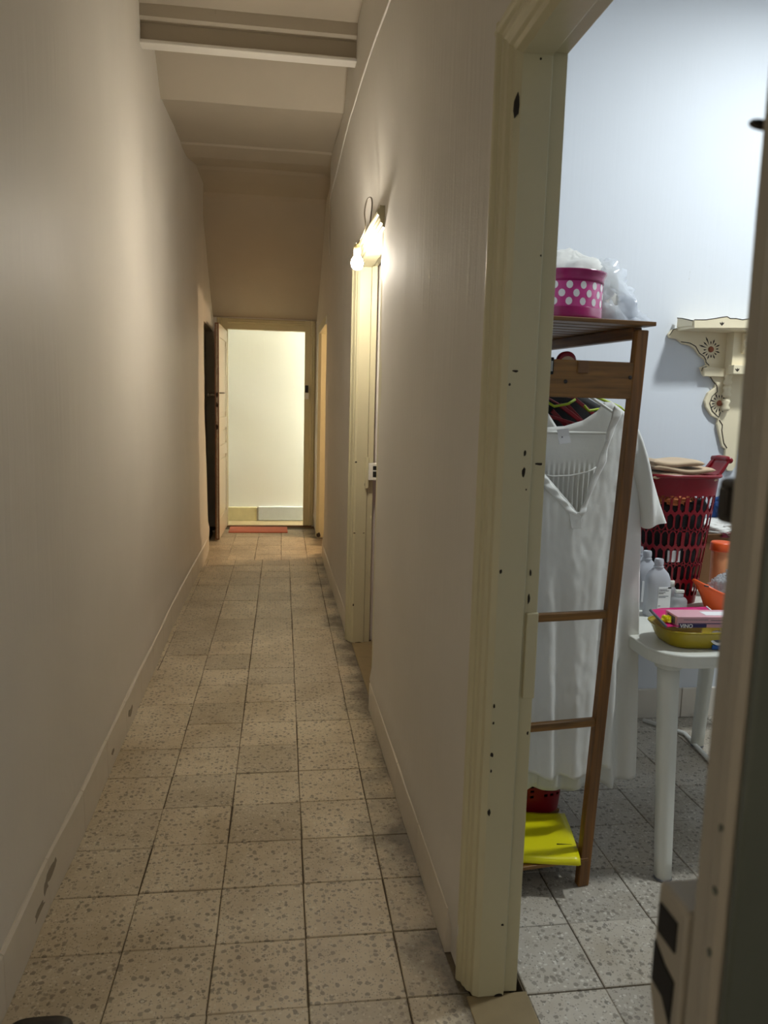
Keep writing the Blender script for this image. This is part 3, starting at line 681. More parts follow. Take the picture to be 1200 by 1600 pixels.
for i in range(ns):
    d0 = -.022+i*pit
    MB().box(UTL-.022, UT+.026, d0, d0+pit-.014, ZT-.002, ZT+.010).obj('slat', M['wx'], rack, local=True, bev=.002)
    MB().box(UBL-.02, UB+.010+.20*min(max(d0, 0), .3), d0+.02, d0+pit+.006, .083, .095).obj('slat', M['wx'], rack, local=True, bev=.002)
for r in (True, False):
    u1 = post_u(r, ZT); u0 = post_u(r, .07)
    MB().box(u1-.014, u1+.012, .026, LEN, ZT-.036, ZT-.003).obj('side_rail', M['wy'], rack, local=True, bev=.002)
    MB().box(u0-.012, u0+.012, .026, LEN, .052, .082).obj('side_rail', M['wy'], rack, local=True, bev=.002)

# pink dotted tin on the top shelf
TR, TD = .118, .12
tu, _ = onr(875, 498, TD); tz = ZT+.0105
tc_ = rw(tu, TD, tz)
tin = empty('polka_dot_tin', tuple(tc_), 'round pink tin with white polka dots on top of the rack', 'tin')
TH = onr(905, 425, TD)[1]-tz-.012
MB().lathe([(TR*.96, 0), (TR, .004), (TR*.985, .010), (TR*.985, TH*.235), (TR*.98, TH*.24)], tc_, 40).obj('base_band', M['pink_dk'], tin, smooth=True)
MB().lathe([(TR*.98, TH*.235), (TR*.975, TH*.25), (TR*.975, TH*.77), (TR*.97, TH*.78)], tc_, 40).obj('body', M['pink'], tin, smooth=True)
MB().lathe([(TR*.975, TH*.765), (TR*1.0, TH*.77), (TR*.99, TH*.83), (TR*1.0, TH*.86), (TR*1.0, TH*.89), (TR*1.05, TH*.97), (TR*1.055, TH), (TR*1.0, TH*.998)], tc_, 40).obj('lid', M['pink_dk'], tin, smooth=True)
for row in range(3):
    zc = TH*(.25+.52*(.18+.32*row)); n = 18
    for k_ in range(n):
        a = 2*math.pi*(k_+(.5 if row == 1 else 0))/n
        if not (-math.pi < a-1.5*math.pi < math.pi) or math.sin(a) > .25: continue
        m = MB(); q = []
        for j in range(12):
            b_ = 2*math.pi*j/12; aa = a+.0095*math.cos(b_)/TR; q.append((tc_.x+TR*.979*math.cos(aa), tc_.y+TR*.979*math.sin(aa), tc_.z+zc+.0105*math.sin(b_)))
        m.add(q, [tuple(range(12))]); m.obj('polka_dot', M['dot'], tin)
# bundle in a clear plastic bag behind the tin
bu, bzz = onr(925, 450, .34)
bc = rw(onr(905, 450, .33)[0], .33, ZT+.0105)
bag = empty('plastic_bag', tuple(bc), 'clear plastic bag with white cloth lying behind the pink tin', 'bag')
def blob(c, rx, ry, rz, seed, amp, fold):
    m = MB(); nu, nv = 64, 36
    def P(u, v):
        a = 2*math.pi*u; t = math.pi*v; x = math.sin(t)*math.cos(a); y = math.sin(t)*math.sin(a); z = math.cos(t)
        k = 1+amp*noise.noise((x*1.7+seed, y*1.7, z*1.7))+fold*abs(noise.noise((x*6, y*6+seed, z*6)))-fold*.5*abs(noise.noise((x*15, y*15, z*15+seed)))
        zz = z*k
        return (c[0]+rx*x*k, c[1]+ry*y*k, max(c[2]+rz*(zz if zz > -.55 else -.55), c[2]-rz*.55))
    m.grid(P, nu, nv); return m
cc = bc+Vector((-.025, 0, .105)); blob(cc, .150, .12, .135, 4.2, .22, .10).obj('cloth_bundle', M['white_cloth'], bag, smooth=True)
cc = bc+Vector((.025, -.01, .082)); o = blob(cc, .150, .11, .135, 9.3, .30, .28).obj('bag_film', M['film'], bag, smooth=True)
cc = bc+Vector((.125, -.02, .040)); blob(cc, .075, .07, .062, 2.1, .4, .34).obj('bag_corner', M['film'], bag, smooth=True)
for s in range(3): MB().tube([bc+Vector((.10+.01*s, -.05, .10)), bc+Vector((.142, -.05, .108-.012*s))], [.006, .002], 6).obj('knot_end', M['film'], bag)

# hangers and garments ------------------------------------------------
def hanger(d, mat, label, uc=None, half=.20, zb=1.475, drop=.075, group=None, zbar=None):
    uc = ut if uc is None else uc
    zbar = zb-drop-.010 if zbar is None else zbar
    t = empty('hanger', tuple(rw(uc, d, zt_+.018)), label, 'hanger', group)
    hook = [(uc+.014*math.cos(a), zt_+.006+.016*math.sin(a)) for a in [math.pi*(1.15-1.5*i/12) for i in range(13)]]
    pts = [rw(a, d, z) for a, z in hook]+[rw(uc, d, zb+.035)]
    MB().tube(pts, .0026, 8).obj('hook', M['steel'] if mat in ('white_plastic',) else M[mat], t, smooth=True)
    w = [(uc, zb+.035), (uc+half*.35, zb+.018), (uc+half*.94, zb-drop+.012), (uc+half, zb-drop), (uc+half*.93, zbar), (uc, zbar), (uc-half*.93, zbar), (uc-half, zb-drop), (uc-half*.94, zb-drop+.012), (uc-half*.35, zb+.018)]
    MB().tube([rw(a, d, z) for a, z in w], .0048, 8, closed=True).obj('frame', M[mat], t, smooth=True)
    return t
def sheet(name, top, left, right, zhem, d, mat, parent, nu=70, nv=80, fold=.012, seed=0, back=False, bulge=.02, hemwave=.012):
    # top/left/right: curves in (u,z); a draped panel whose folds open toward the hem
    m = MB()
    def P(a, v):
        zt0 = top(a)
        zb0 = zhem + hemwave*math.sin(a*9+seed)+hemwave*.6*math.sin(a*21+seed*2)
        z = lerp(zt0, zb0, v)
        u = lerp(left(z), right(z), a)
        f = sm(0, .8, v)
        ph = a*(20+3*math.sin(seed))+seed
        dd = fold*f*(math.sin(ph)+.5*math.sin(ph*1.9+1.3)) + .004*noise.noise((u*14+seed, z*5, seed))+.003*noise.noise((u*40, z*22, seed))
        bl_ = bulge*math.sin(math.pi*a)*(1 if back else -1)
        p = rw(u, d+dd+bl_, z); return tuple(p)
    m.grid(P, nu, nv)
    return m.obj(name, mat, parent, smooth=True, solid=-.0012)
# front blouse
dB = .13
bl_t = empty('white_blouse', tuple(rw(ut, dB, 1.40)), 'white open-neck cotton blouse with size tag hanging at front of rack', 'blouse')
def cu(pts, d): return [onr(px, py, d) for px, py in pts]
tp = cu([(790, 690), (815, 665), (838, 702), (846, 738), (900, 803), (908, 790), (921, 752), (933, 718), (942, 690), (951, 655), (958, 633), (972, 642), (984, 655)], dB)
ul, ur = tp[0][0], tp[-1][0]
btop = lambda a: interp(lerp(ul, ur, a), tp)
rtp = sorted([(z, u) for u, z in cu([(984, 655), (986, 720), (980, 800), (968, 900), (962, 1000), (957, 1100), (950, 1210)], dB)])
ltp = sorted([(z, u) for u, z in cu([(790, 690), (800, 800), (806, 1000), (812, 1210)], dB)])
zh = onr(890, 1206, dB)[1]
# columns follow the neckline: u is taken from the top and eased to the side curves further down
def blouse_front():
    m = MB(); nu, nv = 90, 90
    def P(a, v):
        u0 = lerp(ul, ur, a); zt0 = btop(a)
        hem = zh + .010*math.sin(a*7+1)+.006*math.sin(a*17) - .03*sm(.75, 1, a)*0
        z = lerp(zt0, hem, v)
        ub = lerp(interp(z, ltp), interp(z, rtp), a)
        u = lerp(u0, ub, sm(0, .35, v))
        f = sm(.08, .9, v); ph = a*17
        dd = .010*f*(math.sin(ph+.6)+.6*math.sin(ph*1.7+2))+.0035*noise.noise((u*16, z*6, 3))+.002*noise.noise((u*50, z*30, 7))
        dd -= .022*math.sin(math.pi*a)
        return tuple(rw(u, dB+dd, z))
    m.grid(P, nu, nv); return m
blouse_front().obj('front_panel', M['white_cloth'], bl_t, smooth=True, solid=-.0012)
tpb = cu([(790, 690), (815, 655), (838, 664), (852, 668), (885, 666), (914, 657), (935, 643), (947, 628), (958, 628), (972, 640), (984, 655)], dB+.045)
def blouse_back():
    m = MB(); nu, nv = 60, 60
    def P(a, v):
        u0 = lerp(tpb[0][0], tpb[-1][0], a); zt0 = interp(u0, tpb); z = lerp(zt0, zh-.01, v)
        ub = lerp(interp(z, ltp), interp(z, rtp), a); u = lerp(u0, ub, sm(0, .4, v))
        pl_ = .0035*math.sin(a*150)*sm(1.287, 1.262, z)
        dd = .010*sm(.1, .9, v)*math.sin(a*13+2)+pl_*sm(0, .05, abs(a))
        return tuple(rw(u, dB+.045+dd+.012*math.sin(math.pi*a), z))
    m.grid(P, nu*3, nv); return m
blouse_back().obj('back_panel', M['white_cloth'], bl_t, smooth=True, solid=-.0012)
yk = cu([(848, 742), (862, 744), (890, 743), (918, 737), (930, 730)], dB+.04)
MB().tube([rw(u, dB+.035, z) for u, z in yk], .0025, 6).obj('yoke_seam', M['white_cloth'], bl_t, smooth=True)
# placket and collar edges
for nm, pts_, off in (('neck_band', [(958, 634), (951, 656), (943, 688), (934, 716), (922, 750), (909, 787), (901, 802)], 0), ('neck_band', [(838, 703), (846, 738), (862, 758), (880, 780), (899, 801)], 0)):
    q = cu(pts_, dB-.02); m = MB(); n = len(q)-1; s = -1 if pts_[0][0] < 900 else 1
    def P(a, v):
        i = min(int(a*n), n-1); t = a*n-i; u = lerp(q[i][0], q[i+1][0], t); z = lerp(q[i][1], q[i+1][1], t)
        wv = .024*(1-.5*a)*(1+.25*math.sin(a*15))
        return tuple(rw(u+s*wv*v, dB-.028-.003*math.sin(math.pi*v)+.003*math.sin(a*30+v*3), z-.010*v*s*0-.012*v))
    m.grid(P, 40, 6); m.obj(nm, M['white_cloth'], bl_t, smooth=True, solid=-.001)
q = cu([(889, 800), (908, 800), (909, 826), (893, 826)], dB-.03)
MB().add([rw(u, dB-.031, z) for u, z in q]+[rw(u, dB-.027, z) for u, z in q], [(0,1,2,3),(7,6,5,4),(0,4,5,1),(1,5,6,2),(2,6,7,3),(3,7,4,0)]).obj('placket', M['white_cloth'], bl_t, bev=.001)
q = cu([(870, 671), (888, 669), (892, 692), (874, 694)], dB+.018)
MB().add([rw(u, dB+.016+(.004 if i > 1 else 0), z) for i, (u, z) in enumerate(q)]+[rw(u, dB+.018, z) for u, z in q], [(0,1,2,3),(7,6,5,4),(0,4,5,1),(1,5,6,2),(2,6,7,3),(3,7,4,0)]).obj('size_tag', M['paper'], bl_t)
u_, z_ = onr(879, 683, dB+.014)
MB().box(-.0016, .0016, -.0006, .0006, -.002, .002).obj('tag_print', M['grey_ink'], bl_t, loc=None, local=True).location = rw(u_, dB+.0165, z_)-rw(ut, dB, 1.40)
hz = onr(880, 676, dB+.026)[1]; hu, hs = onr(972, 652, dB+.026)
hanger(dB+.026, 'white_plastic', 'white plastic hanger inside the open-neck blouse', half=hu-ut, zb=hs+.062, drop=.070, zbar=hz)
# second, longer white dress behind
dD = .24
dr = empty('white_dress', tuple(rw(ut, dD, 1.42)), 'long white short-sleeved dress hanging behind the blouse', 'dress')
tp2 = cu([(800, 660), (850, 640), (880, 690), (915, 690), (945, 640), (958, 632), (985, 652), (1000, 690)], dD)
r2 = sorted([(z, u) for u, z in cu([(1000, 690), (1003, 760), (1002, 822), (999, 900), (997, 1000), (995, 1100), (991, 1215)], dD)])
l2 = sorted([(z, u) for u, z in cu([(800, 690), (808, 900), (820, 1215)], dD)])
zh2 = onr(960, 1219, dD)[1]
u20, u21 = tp2[0][0], tp2[-1][0]
for back in (False, True):
    m = MB()
    def P(a, v, back=back):
        u0 = lerp(u20, u21, a); z = lerp(interp(u0, tp2)+(.012 if back else 0), zh2+.008*math.sin(a*14)+.005*math.sin(a*31)+(.01 if back else 0), v)
        ub = lerp(interp(z, l2), interp(z, r2), a); u = lerp(u0, ub, sm(0, .3, v))
        ph = a*24
        dd = .013*sm(.25, 1, v)*(math.sin(ph)+.5*math.sin(ph*1.63+1))+.003*noise.noise((u*15, z*6, 11))
        return tuple(rw(u, dD+dd+(.03 if back else -.02)*math.sin(math.pi*a), z))
    m.grid(P, 100, 80); m.obj('back_panel' if back else 'front_panel', M['white_cloth'], dr, smooth=True, solid=-.0012)
S0 = cu([(984, 652), (996, 672), (1008, 705), (1018, 745), (1027, 785), (1036, 812)], dD)      # outer edge of the sleeve
S1 = cu([(975, 655), (980, 690), (988, 730), (995, 765), (1000, 800), (1003, 824)], dD)        # inner edge
m = MB()
def slv(a, v):
    n = 5; i = min(int(v*n), n-1); t = v*n-i
    o_ = (lerp(S0[i][0], S0[i+1][0], t), lerp(S0[i][1], S0[i+1][1], t)); n_ = (lerp(S1[i][0], S1[i+1][0], t), lerp(S1[i][1], S1[i+1][1], t))
    an = 2*math.pi*a; k_ = (1+math.cos(an))/2; w = .022+.02*v
    return tuple(rw(lerp(n_[0], o_[0], k_)+.002*noise.noise((a*9, v*6, 2)), dD+w*math.sin(an)*(1+.2*math.sin(v*9+a*20)), lerp(n_[1], o_[1], k_)+.003*math.sin(an*3)*v))
m.grid(slv, 40, 26); m.obj('sleeve', M['white_cloth'], dr, smooth=True)
hanger(dD+.01, 'green_plastic', 'lime green hanger carrying the white dress', half=onr(979, 644, dD)[0]-ut, zb=onr(979, 644, dD)[1]+.058, drop=.055, zbar=onr(979, 700, dD)[1])
# folded hem flap showing left of the hem
fl = cu([(826, 1060), (842, 1060), (843, 1232), (824, 1238)], .19)
sg = empty('white_scarf', tuple(rw(fl[0][0], .205, .9)), 'narrow white cloth strip hanging lowest beside the door jamb', 'garment')
m = MB(); m.grid(lambda a, v: tuple(rw(lerp(lerp(fl[0][0]-.03, fl[3][0]-.03, v), lerp(fl[1][0]-.004, fl[2][0], v), a), .205+.006*math.sin(a*7+v*2), lerp(lerp(1.40, fl[3][1], v), lerp(1.40, fl[2][1], v), a))), 16, 40)
m.obj('strip', M['white_cloth'], sg, smooth=True, solid=-.001)
# black top and red hangers further in
hanger(.36, 'maroon', 'maroon plastic hanger carrying the black shirt', half=.155, zb=1.52, drop=.085)
BK0, BK1, BKZ = onr(835, 640, .36)[0]-ut, onr(948, 640, .36)[0]-ut, onr(900, 619, .36)[1]
bk_t = empty('black_shirt', tuple(rw(ut, .36, 1.4)), 'black garment hanging deepest on the rack behind the white ones', 'garment')
for s in (0, 1):
    m = MB(); m.grid(lambda a, v: tuple(rw(ut+lerp(BK0, BK1, a), .345+s*.03+.008*math.sin(a*18)*v, lerp(BKZ-.045*max(0, a*2-1.3)/.7, .72, v))), 50, 40)
    m.obj('back_panel' if s else 'front_panel', M['black_cloth'], bk_t, smooth=True, solid=-.0015)
def flat_hanger(pa, pb, d, label, wd=.010):
    a = onr(*pa, d); b = onr(*pb, d)
    t = empty('hanger', tuple(rw(ut, d, zt_+.02)), label, 'hanger')
    MB().bar(rw(a[0], d, a[1]), rw(b[0], d, b[1]), .006, wd, up=(0, 0, 1)).obj('shoulder_arm', M['red_plastic'], t, bev=.002)
    MB().bar(rw(a[0]-.02, d+.01, a[1]-.02), rw(b[0]-.03, d+.01, b[1]-.03), .006, wd, up=(0, 0, 1)).obj('lower_arm', M['red_plastic'], t, bev=.002)
    MB().tube([rw(a[0], d, a[1]), rw(ut-.02, d, 1.53), rw(ut-.012, d, zt_+.024), rw(ut+.012, d, zt_+.03), rw(ut+.02, d, zt_+.01)], .003, 6).obj('hook', M['red_plastic'], t, smooth=True)
flat_hanger((850, 648), (904, 664), .27, 'bright red hanger lying lowest in the blouse neck opening')
flat_hanger((874, 632), (912, 662), .295, 'dark red hanger crossing behind the lowest red one', .014)
flat_hanger((897, 622), (931, 650), .31, 'red hanger arm nearest the dress shoulder', .012)
gh = empty('hanger', tuple(rw(ut, .25, zt_)), 'lime green hanger tips showing under the rack board at left', 'hanger')
for pts_ in ([(853, 627), (866, 635), (888, 631), (899, 624)], [(913, 634), (920, 642), (937, 639)]):
    MB().tube([rw(*((lambda q: (q[0], .265, q[1]))(onr(px, py, .265)))) for px, py in pts_], .0042, 8).obj('arm', M['green_plastic'], gh, smooth=True)
MB().tube([rw(ut-.03, .265, 1.50), rw(ut-.012, .265, zt_+.022), rw(ut+.01, .265, zt_+.03), rw(ut+.02, .265, zt_+.01)], .003, 6).obj('hook', M['green_plastic'], gh, smooth=True)
u_, z_ = onr(884, 572, .10)
z_ += .014
rc = empty('red_hat', tuple(rw(u_, .10, z_)), 'round dark red hat showing above the rack end board', 'hat')
m = MB().lathe([(.026, -.012), (.028, -.008), (.028, .008), (.022, .012)], (0, 0, 0), 24); o = m.obj('crown', M['maroon'], rc, local=True, smooth=True); o.rotation_euler = (math.pi/2, 0, 0)
m = MB().lathe([(.0262, -.016), (.0262, .0145)], (0, 0, 0), 24); o = m.obj('rim', M['beige_cloth'], rc, local=True); o.rotation_euler = (math.pi/2, 0, 0); o.scale = (.9, .9, 1); o.location = (0, 0, -.010)
u_, z_ = onr(861, 571, -.006)
ck = empty('black_clip', tuple(rw(u_, -.006, z_)), 'small black clip on the rack end board beside the door frame', 'clip')
MB().box(-.007, .007, -.004, .004, -.024, .022).obj('jaw', M['black'], ck, local=True, bev=.002)
MB().box(-.003, .003, -.007, -.003, -.016, .012).obj('spring', M['steel'], ck, local=True, bev=.001)

# bottom shelf: yellow folder, red basket
fc = at(862, 1312, 2, .115)
yl = empty('yellow_folder', (fc.x-.004, fc.y+.02, .096), 'bright yellow plastic folder lying on the bottom rack shelf', 'folder', rz=-.19)
MB().box(-.125, .075, -.125, .145, .0, .004).obj('cover', M['yellow'], yl, local=True, bev=.0015)
MB().box(-.125, .073, -.120, .140, .004, .016).obj('contents', M['yellow'], yl, local=True, bev=.002)
m = MB(); m.grid(lambda a, v: (lerp(-.125, .078, a), lerp(-.128, .145, v), .018+.006*math.sin(math.pi*v)*sm(.2, 1, a)-.014*max(0, (.06-v)/.06)**2+.001*math.sin(a*8)), 12, 24); m.obj('flap', M['yellow'], yl, local=True, smooth=True, solid=-.002)
MB().box(.018, .074, -.0505, -.0485, .020, .0245).obj('slot', M['line'], yl, local=True)
def lattice_tub(name_body, c, hw, hd, h, taper, mask, mat, parent, nu=200, nv=80, sup=4, rot=0, z0=0):
    m = MB(); vs = []; fs = []
    for j in range(nv+1):
        t = j/nv; k = lerp(taper, 1, t)
        for i in range(nu):
            a = 2*math.pi*i/nu; ca, sa = math.cos(a), math.sin(a)
            x = math.copysign(abs(ca)**(2/sup), ca)*hw*k; y = math.copysign(abs(sa)**(2/sup), sa)*hd*k
            vs.append((c[0]+x*math.cos(rot)-y*math.sin(rot), c[1]+x*math.sin(rot)+y*math.cos(rot), c[2]+z0+h*t))
    # arc length along the rim
    arc = [0]
    for i in range(nu):
        p, q = Vector(vs[nv*nu+i]), Vector(vs[nv*nu+(i+1) % nu]); arc.append(arc[-1]+(q-p).length)
    for j in range(nv):
        for i in range(nu):
            if mask((arc[i]+arc[i+1])/2/arc[-1], (j+.5)/nv): continue
            fs.append((j*nu+i, j*nu+(i+1) % nu, (j+1)*nu+(i+1) % nu, (j+1)*nu+i))
    fs.append(tuple(range(nu))[::-1])
    m.add(vs, fs); return m.obj(name_body, mat, parent, solid=.0035)
rb_c = rw(-.022, .40, .0955)
rb = empty('red_basket', tuple(rb_c), 'small red plastic basket with square holes on the bottom rack shelf', 'basket')
def mk1(s, t):
    if t < .38 or t > .90: return False
    a = (s*34) % 1; b_ = ((t-.38)/.52*4) % 1
    return .22 < a < .80 and .2 < b_ < .8
lattice_tub('body', rb_c, .115, .145, .15, .9, mk1, M['red_plastic'], rb, nu=204, nv=44, rot=RZ)
rim = [(rb_c.x+math.copysign(abs(math.cos(a))**.5, math.cos(a))*.118, rb_c.y+math.copysign(abs(math.sin(a))**.5, math.sin(a))*.148, rb_c.z+.152) for a in [2*math.pi*i/48 for i in range(48)]]
MB().tube(rim, .006, 8, closed=True).obj('rim', M['red_plastic'], rb, smooth=True)

bc2 = empty('dark_filling', (rb_c.x, rb_c.y, rb_c.z+.01), 'added black filling that darkens the holes of the small red basket on the bottom rack shelf', 'cloth', rz=RZ)  # filling added so the basket's holes look dark
MB().lathe([(.080, 0), (.094, .02), (.100, .10), (.085, .125), (.03, .13)], (0, 0, 0), 32, sy=1.26, sup=3.6).obj('bundle', M['black_cloth'], bc2, local=True, smooth=True)

# ---------------------------------------------------------------- white plastic table
TZ = .72
tb = empty('plastic_table', (1.55, 2.55, 0), 'white plastic garden table with rounded corners against the room wall', 'table')
c0 = at(1043, 1026, 2, TZ); c1 = at(997, 1004, 2, TZ)
TX0, TX1, TY0, TY1 = 1.185, 1.95, c0.y, 3.02
def rr(x0, x1, y0, y1, r, n=8):
    q = []
    for cx, cy, a0 in ((x1-r, y0+r, -90), (x1-r, y1-r, 0), (x0+r, y1-r, 90), (x0+r, y0+r, 180)):
        for i in range(n+1): a = math.radians(a0+90*i/n); q.append((cx+r*math.cos(a), cy+r*math.sin(a)))
    return q
MB().prism(rr(TX0, TX1, TY0, TY1, .11), TZ-.010, TZ).obj('tabletop', M['table'], tb, bev=.005)
m = MB(); outer = rr(TX0+.001, TX1-.001, TY0+.001, TY1-.001, .11); inner = rr(TX0+.006, TX1-.006, TY0+.006, TY1-.006, .105); n = len(outer)
vs = [(x, y, TZ-.006) for x, y in outer]+[(x, y, TZ-.042) for x, y in outer]+[(x, y, TZ-.006) for x, y in inner]+[(x, y, TZ-.042) for x, y in inner]
fs = []
for i in range(n):
    j = (i+1) % n; fs += [(i, j, n+j, n+i), (2*n+j, 2*n+i, 3*n+i, 3*n+j), (n+i, n+j, 3*n+j, 3*n+i), (j, i, 2*n+i, 2*n+j)]
m.add(vs, fs); m.obj('apron', M['table'], tb, bev=.002)
legs = [((1.232, 2.115), (1.262, 2.235)), ((1.87, 2.115), (1.84, 2.235)), ((1.20, 3.02), (1.24, 2.93)), ((1.87, 3.02), (1.84, 2.93))]
for (bx_, by_), (tx_, ty_) in legs:
    m = MB(); n = 28; vs = []
    for t in [i/10 for i in range(11)]:
        r = lerp(.026, .034, t)
        for k_ in range(n):
            a = 2*math.pi*k_/n; rr_ = r*(1+.035*(1 if k_ % 4 == 0 else 0))
            vs.append((lerp(bx_, tx_, t)+rr_*math.cos(a), lerp(by_, ty_, t)+rr_*math.sin(a), lerp(0.002, TZ-.052, t)))
    fs = [(i*n+k_, i*n+(k_+1) % n, (i+1)*n+(k_+1) % n, (i+1)*n+k_) for i in range(10) for k_ in range(n)]+[tuple(range(n))[::-1], tuple(range(10*n, 11*n))]
    m.add(vs, fs); lg = m.obj('leg', M['table'], tb, smooth=True)
    MB().lathe([(.040, 0), (.043, .003), (.043, .026), (.038, .032)], (tx_, ty_, TZ-.066), 24).obj('collar', M['table'], lg, smooth=False, bev=.001)
    MB().lathe([(.027, 0), (.028, .004), (.027, .008)], (bx_, by_, .0), 20).obj('foot_cap', M['grey_ink'], lg, smooth=True)
# white pipe lying under the table
a = at(1070, 1146, 2, .012); b = at(1112, 1192, 2, .012)
tag(MB().tube([a+Vector((-.12, .16, 0)), a, b, b+Vector((.06, -.12, 0))], .010, 8).obj('pipe', M['white_plastic'], smooth=True), 'thin white plastic pipe on the dark floor beneath the table', 'pipe')

# things on the table --------------------------------------------------
def bottle(px, py, Y, h, w, label, group=None, lab=True, rot=0, dep=.62):
    p = at(px, py, 1, Y); t = empty('bottle', (p.x, Y, TZ), label, 'bottle', group, rz=rot)
    MB().lathe([(w*.46, 0), (w*.5, .006), (w*.5, h*.60), (w*.485, h*.66), (w*.40, h*.75), (w*.20, h*.845), (w*.17, h*.86)], (0, 0, 0), 36, sy=dep, sup=3.2).obj('body', M['hdpe'], t, local=True, smooth=True)
    MB().lathe([(w*.17, h*.85), (w*.20, h*.86), (w*.20, h*.875), (w*.175, h*.88), (w*.175, h*.905), (w*.185, h*.91), (w*.185, h*.965), (w*.17, h*.99), (w*.165, h), (w*.12, h*.985)], (0, 0, 0), 24).obj('neck', M['hdpe'], t, local=True, smooth=False)
    m = MB(); m.grid(lambda a, v: (w*.42*math.cos(2*math.pi*a), w*.0, h*.86), 1, 1)
    if lab:
        y_ = -w*.5*dep-.0012
        MB().box(-w*.10, w*.44, y_, y_+.002, h*.10, h*.53).obj('label', M['paper'], t, local=True, bev=.0005)
        MB().box(w*.30, w*.44, y_-.0006, y_, h*.505, h*.53).obj('label_mark', M['black'], t, local=True)
        for i, (z, l) in enumerate(((.485, .34), (.465, .42), (.435, .28), (.415, .20), (.37, .42), (.35, .3), (.20, .10))):
            MB().box(-w*.08, w*(-.08+l), y_-.0006, y_, h*z-.0008, h*z+.0012).obj('label_text', M['grey_ink'], t, local=True)
    else:
        y_ = -w*.5*dep-.0012
        MB().box(-w*.3, w*.40, y_, y_+.002, h*.14, h*.5).obj('label', M['paper'], t, local=True)
    return t
bottle(1021, 992, 2.60, .212, .090, 'milky plastic bottle with printed label standing in front on the table corner')
bottle(1003, 980, 2.70, .222, .088, 'milky plastic bottle half hidden behind the front bottle', lab=False)
bottle(990, 976, 2.77, .226, .086, 'milky bottle farthest back beside the white dress', lab=False)
p = at(1059, 950, 1, 2.68)
pb = empty('pump_bottle', (p.x, 2.68, TZ), 'small clear pump bottle behind the yellow bowl', 'bottle')
ph_ = at(1059, 922, 1, 2.68).z-TZ
MB().lathe([(.030, 0), (.032, .005), (.032, ph_*.48), (.026, ph_*.60), (.015, ph_*.66)], (p.x, 2.68, TZ), 24).obj('body', M['clear'], pb, smooth=True)
MB().lathe([(.017, ph_*.64), (.017, ph_*.80), (.012, ph_*.82), (.006, ph_*.83), (.006, ph_*.92)], (p.x, 2.68, TZ), 18).obj('collar', M['clear'], pb, smooth=True)
MB().bar((p.x-.016, 2.68, TZ+ph_*.95), (p.x+.016, 2.672, TZ+ph_*.95), .014, .012).obj('pump_head', M['white_plastic'], pb, bev=.003)
p = at(1046, 945, 1, 2.74)
sb = empty('small_bottle', (p.x, 2.74, TZ), 'small clear bottle left of the pump bottle', 'bottle')
MB().lathe([(.024, 0), (.026, .004), (.026, .055), (.012, .075)], (p.x, 2.74, TZ), 20).obj('body', M['clear'], sb, smooth=True)
MB().lathe([(.013, .074), (.013, .095), (.010, .098)], (p.x, 2.74, TZ), 16).obj('cap', M['white_plastic'], sb, smooth=True)
# amber bowl with magenta tray and pink box
BWY = 2.285
bwL = at(1031, 985, 1, BWY-.03).x; bwR = bwL+.272
bwc = Vector(((bwL+bwR)/2, BWY, TZ))
bw = empty('yellow_bowl', tuple(bwc), 'translucent yellow plastic basin on the table front holding cards and a box', 'basin')
MB().lathe([(.095, 0), (.106, .004), (.114, .016), (.126, .042), (.134, .058), (.137, .060), (.131, .057), (.121, .040), (.108, .016), (.098, .008)], bwc, 48, sy=.78, sup=3.4).obj('body', M['bowl'], bw, smooth=True)
rimb = [(bwc.x+.136*math.copysign(abs(math.cos(a))**(2/3.4), math.cos(a)), bwc.y+.106*math.copysign(abs(math.sin(a))**(2/3.4), math.sin(a)), bwc.z+.059) for a in [2*math.pi*i/64 for i in range(64)]]
MB().tube(rimb, .003, 6, closed=True).obj('rim', M['bowl'], bw, smooth=True)
mg = empty('magenta_tray', tuple(bwc+Vector((0, 0, .07))), 'magenta sheet tray with grey edge leaning in the yellow basin', 'tray')
q = [at(1016, 953, 1, 2.30), at(1041, 979, 1, 2.20), at(1132, 972, 1, 2.20), at(1104, 948, 1, 2.40), at(1034, 950, 1, 2.38)]
m = MB(); m.add(q+[v-Vector((0, 0, .003)) for v in q], [tuple(range(5)), tuple(range(5, 10))[::-1]]+[(i, (i+1) % 5, 5+(i+1) % 5, 5+i) for i in range(5)]); m.obj('sheet', M['magenta'], mg)
MB().tube([q[0], q[1]], .0045, 6).obj('grey_edge', M['grey_ink'], mg, smooth=True)
MB().tube([q[2], q[3]], .003, 6).obj('pale_edge', M['paper'], mg, smooth=True)
BL, BD, BH = .21, .085, .036
p = at(1060, 982, 1, 2.195)
pk = empty('pink_box', (p.x+BL/2, 2.195+BD/2, p.z), 'pale pink carton with navy lettering lying on the magenta tray', 'box', rz=-.06)
MB().box(-BL/2, BL/2, -BD/2, BD/2, 0, BH).obj('carton', M['pale_pink'], pk, local=True, bev=.002)
MB().box(-BL/2-.0008, -BL/2+.001, -BD*.32, BD*.30, BH*.25, BH*.85).obj('end_print', M['grey_ink'], pk, local=True)
MB().box(-BL/2+.005, BL/2-.03, -BD/2-.0008, -BD/2+.001, BH*.36, BH*.42).obj('stripe', M['navy'], pk, local=True)
MB().box(BL*.02, BL/2-.02, -BD/2-.0008, -BD/2+.001, BH*.66, BH*.70).obj('small_print', M['grey_ink'], pk, local=True)
MB().box(-BL*.40, -BL*.02, -BD/2-.0008, -BD/2+.001, BH*.70, BH*.74).obj('small_print', M['grey_ink'], pk, local=True)
MB().box(-BL*.02, BL/2-.01, -BD*.30, BD*.2, BH-.0005, BH+.0008).obj('top_patch', M['paper'], pk, local=True)
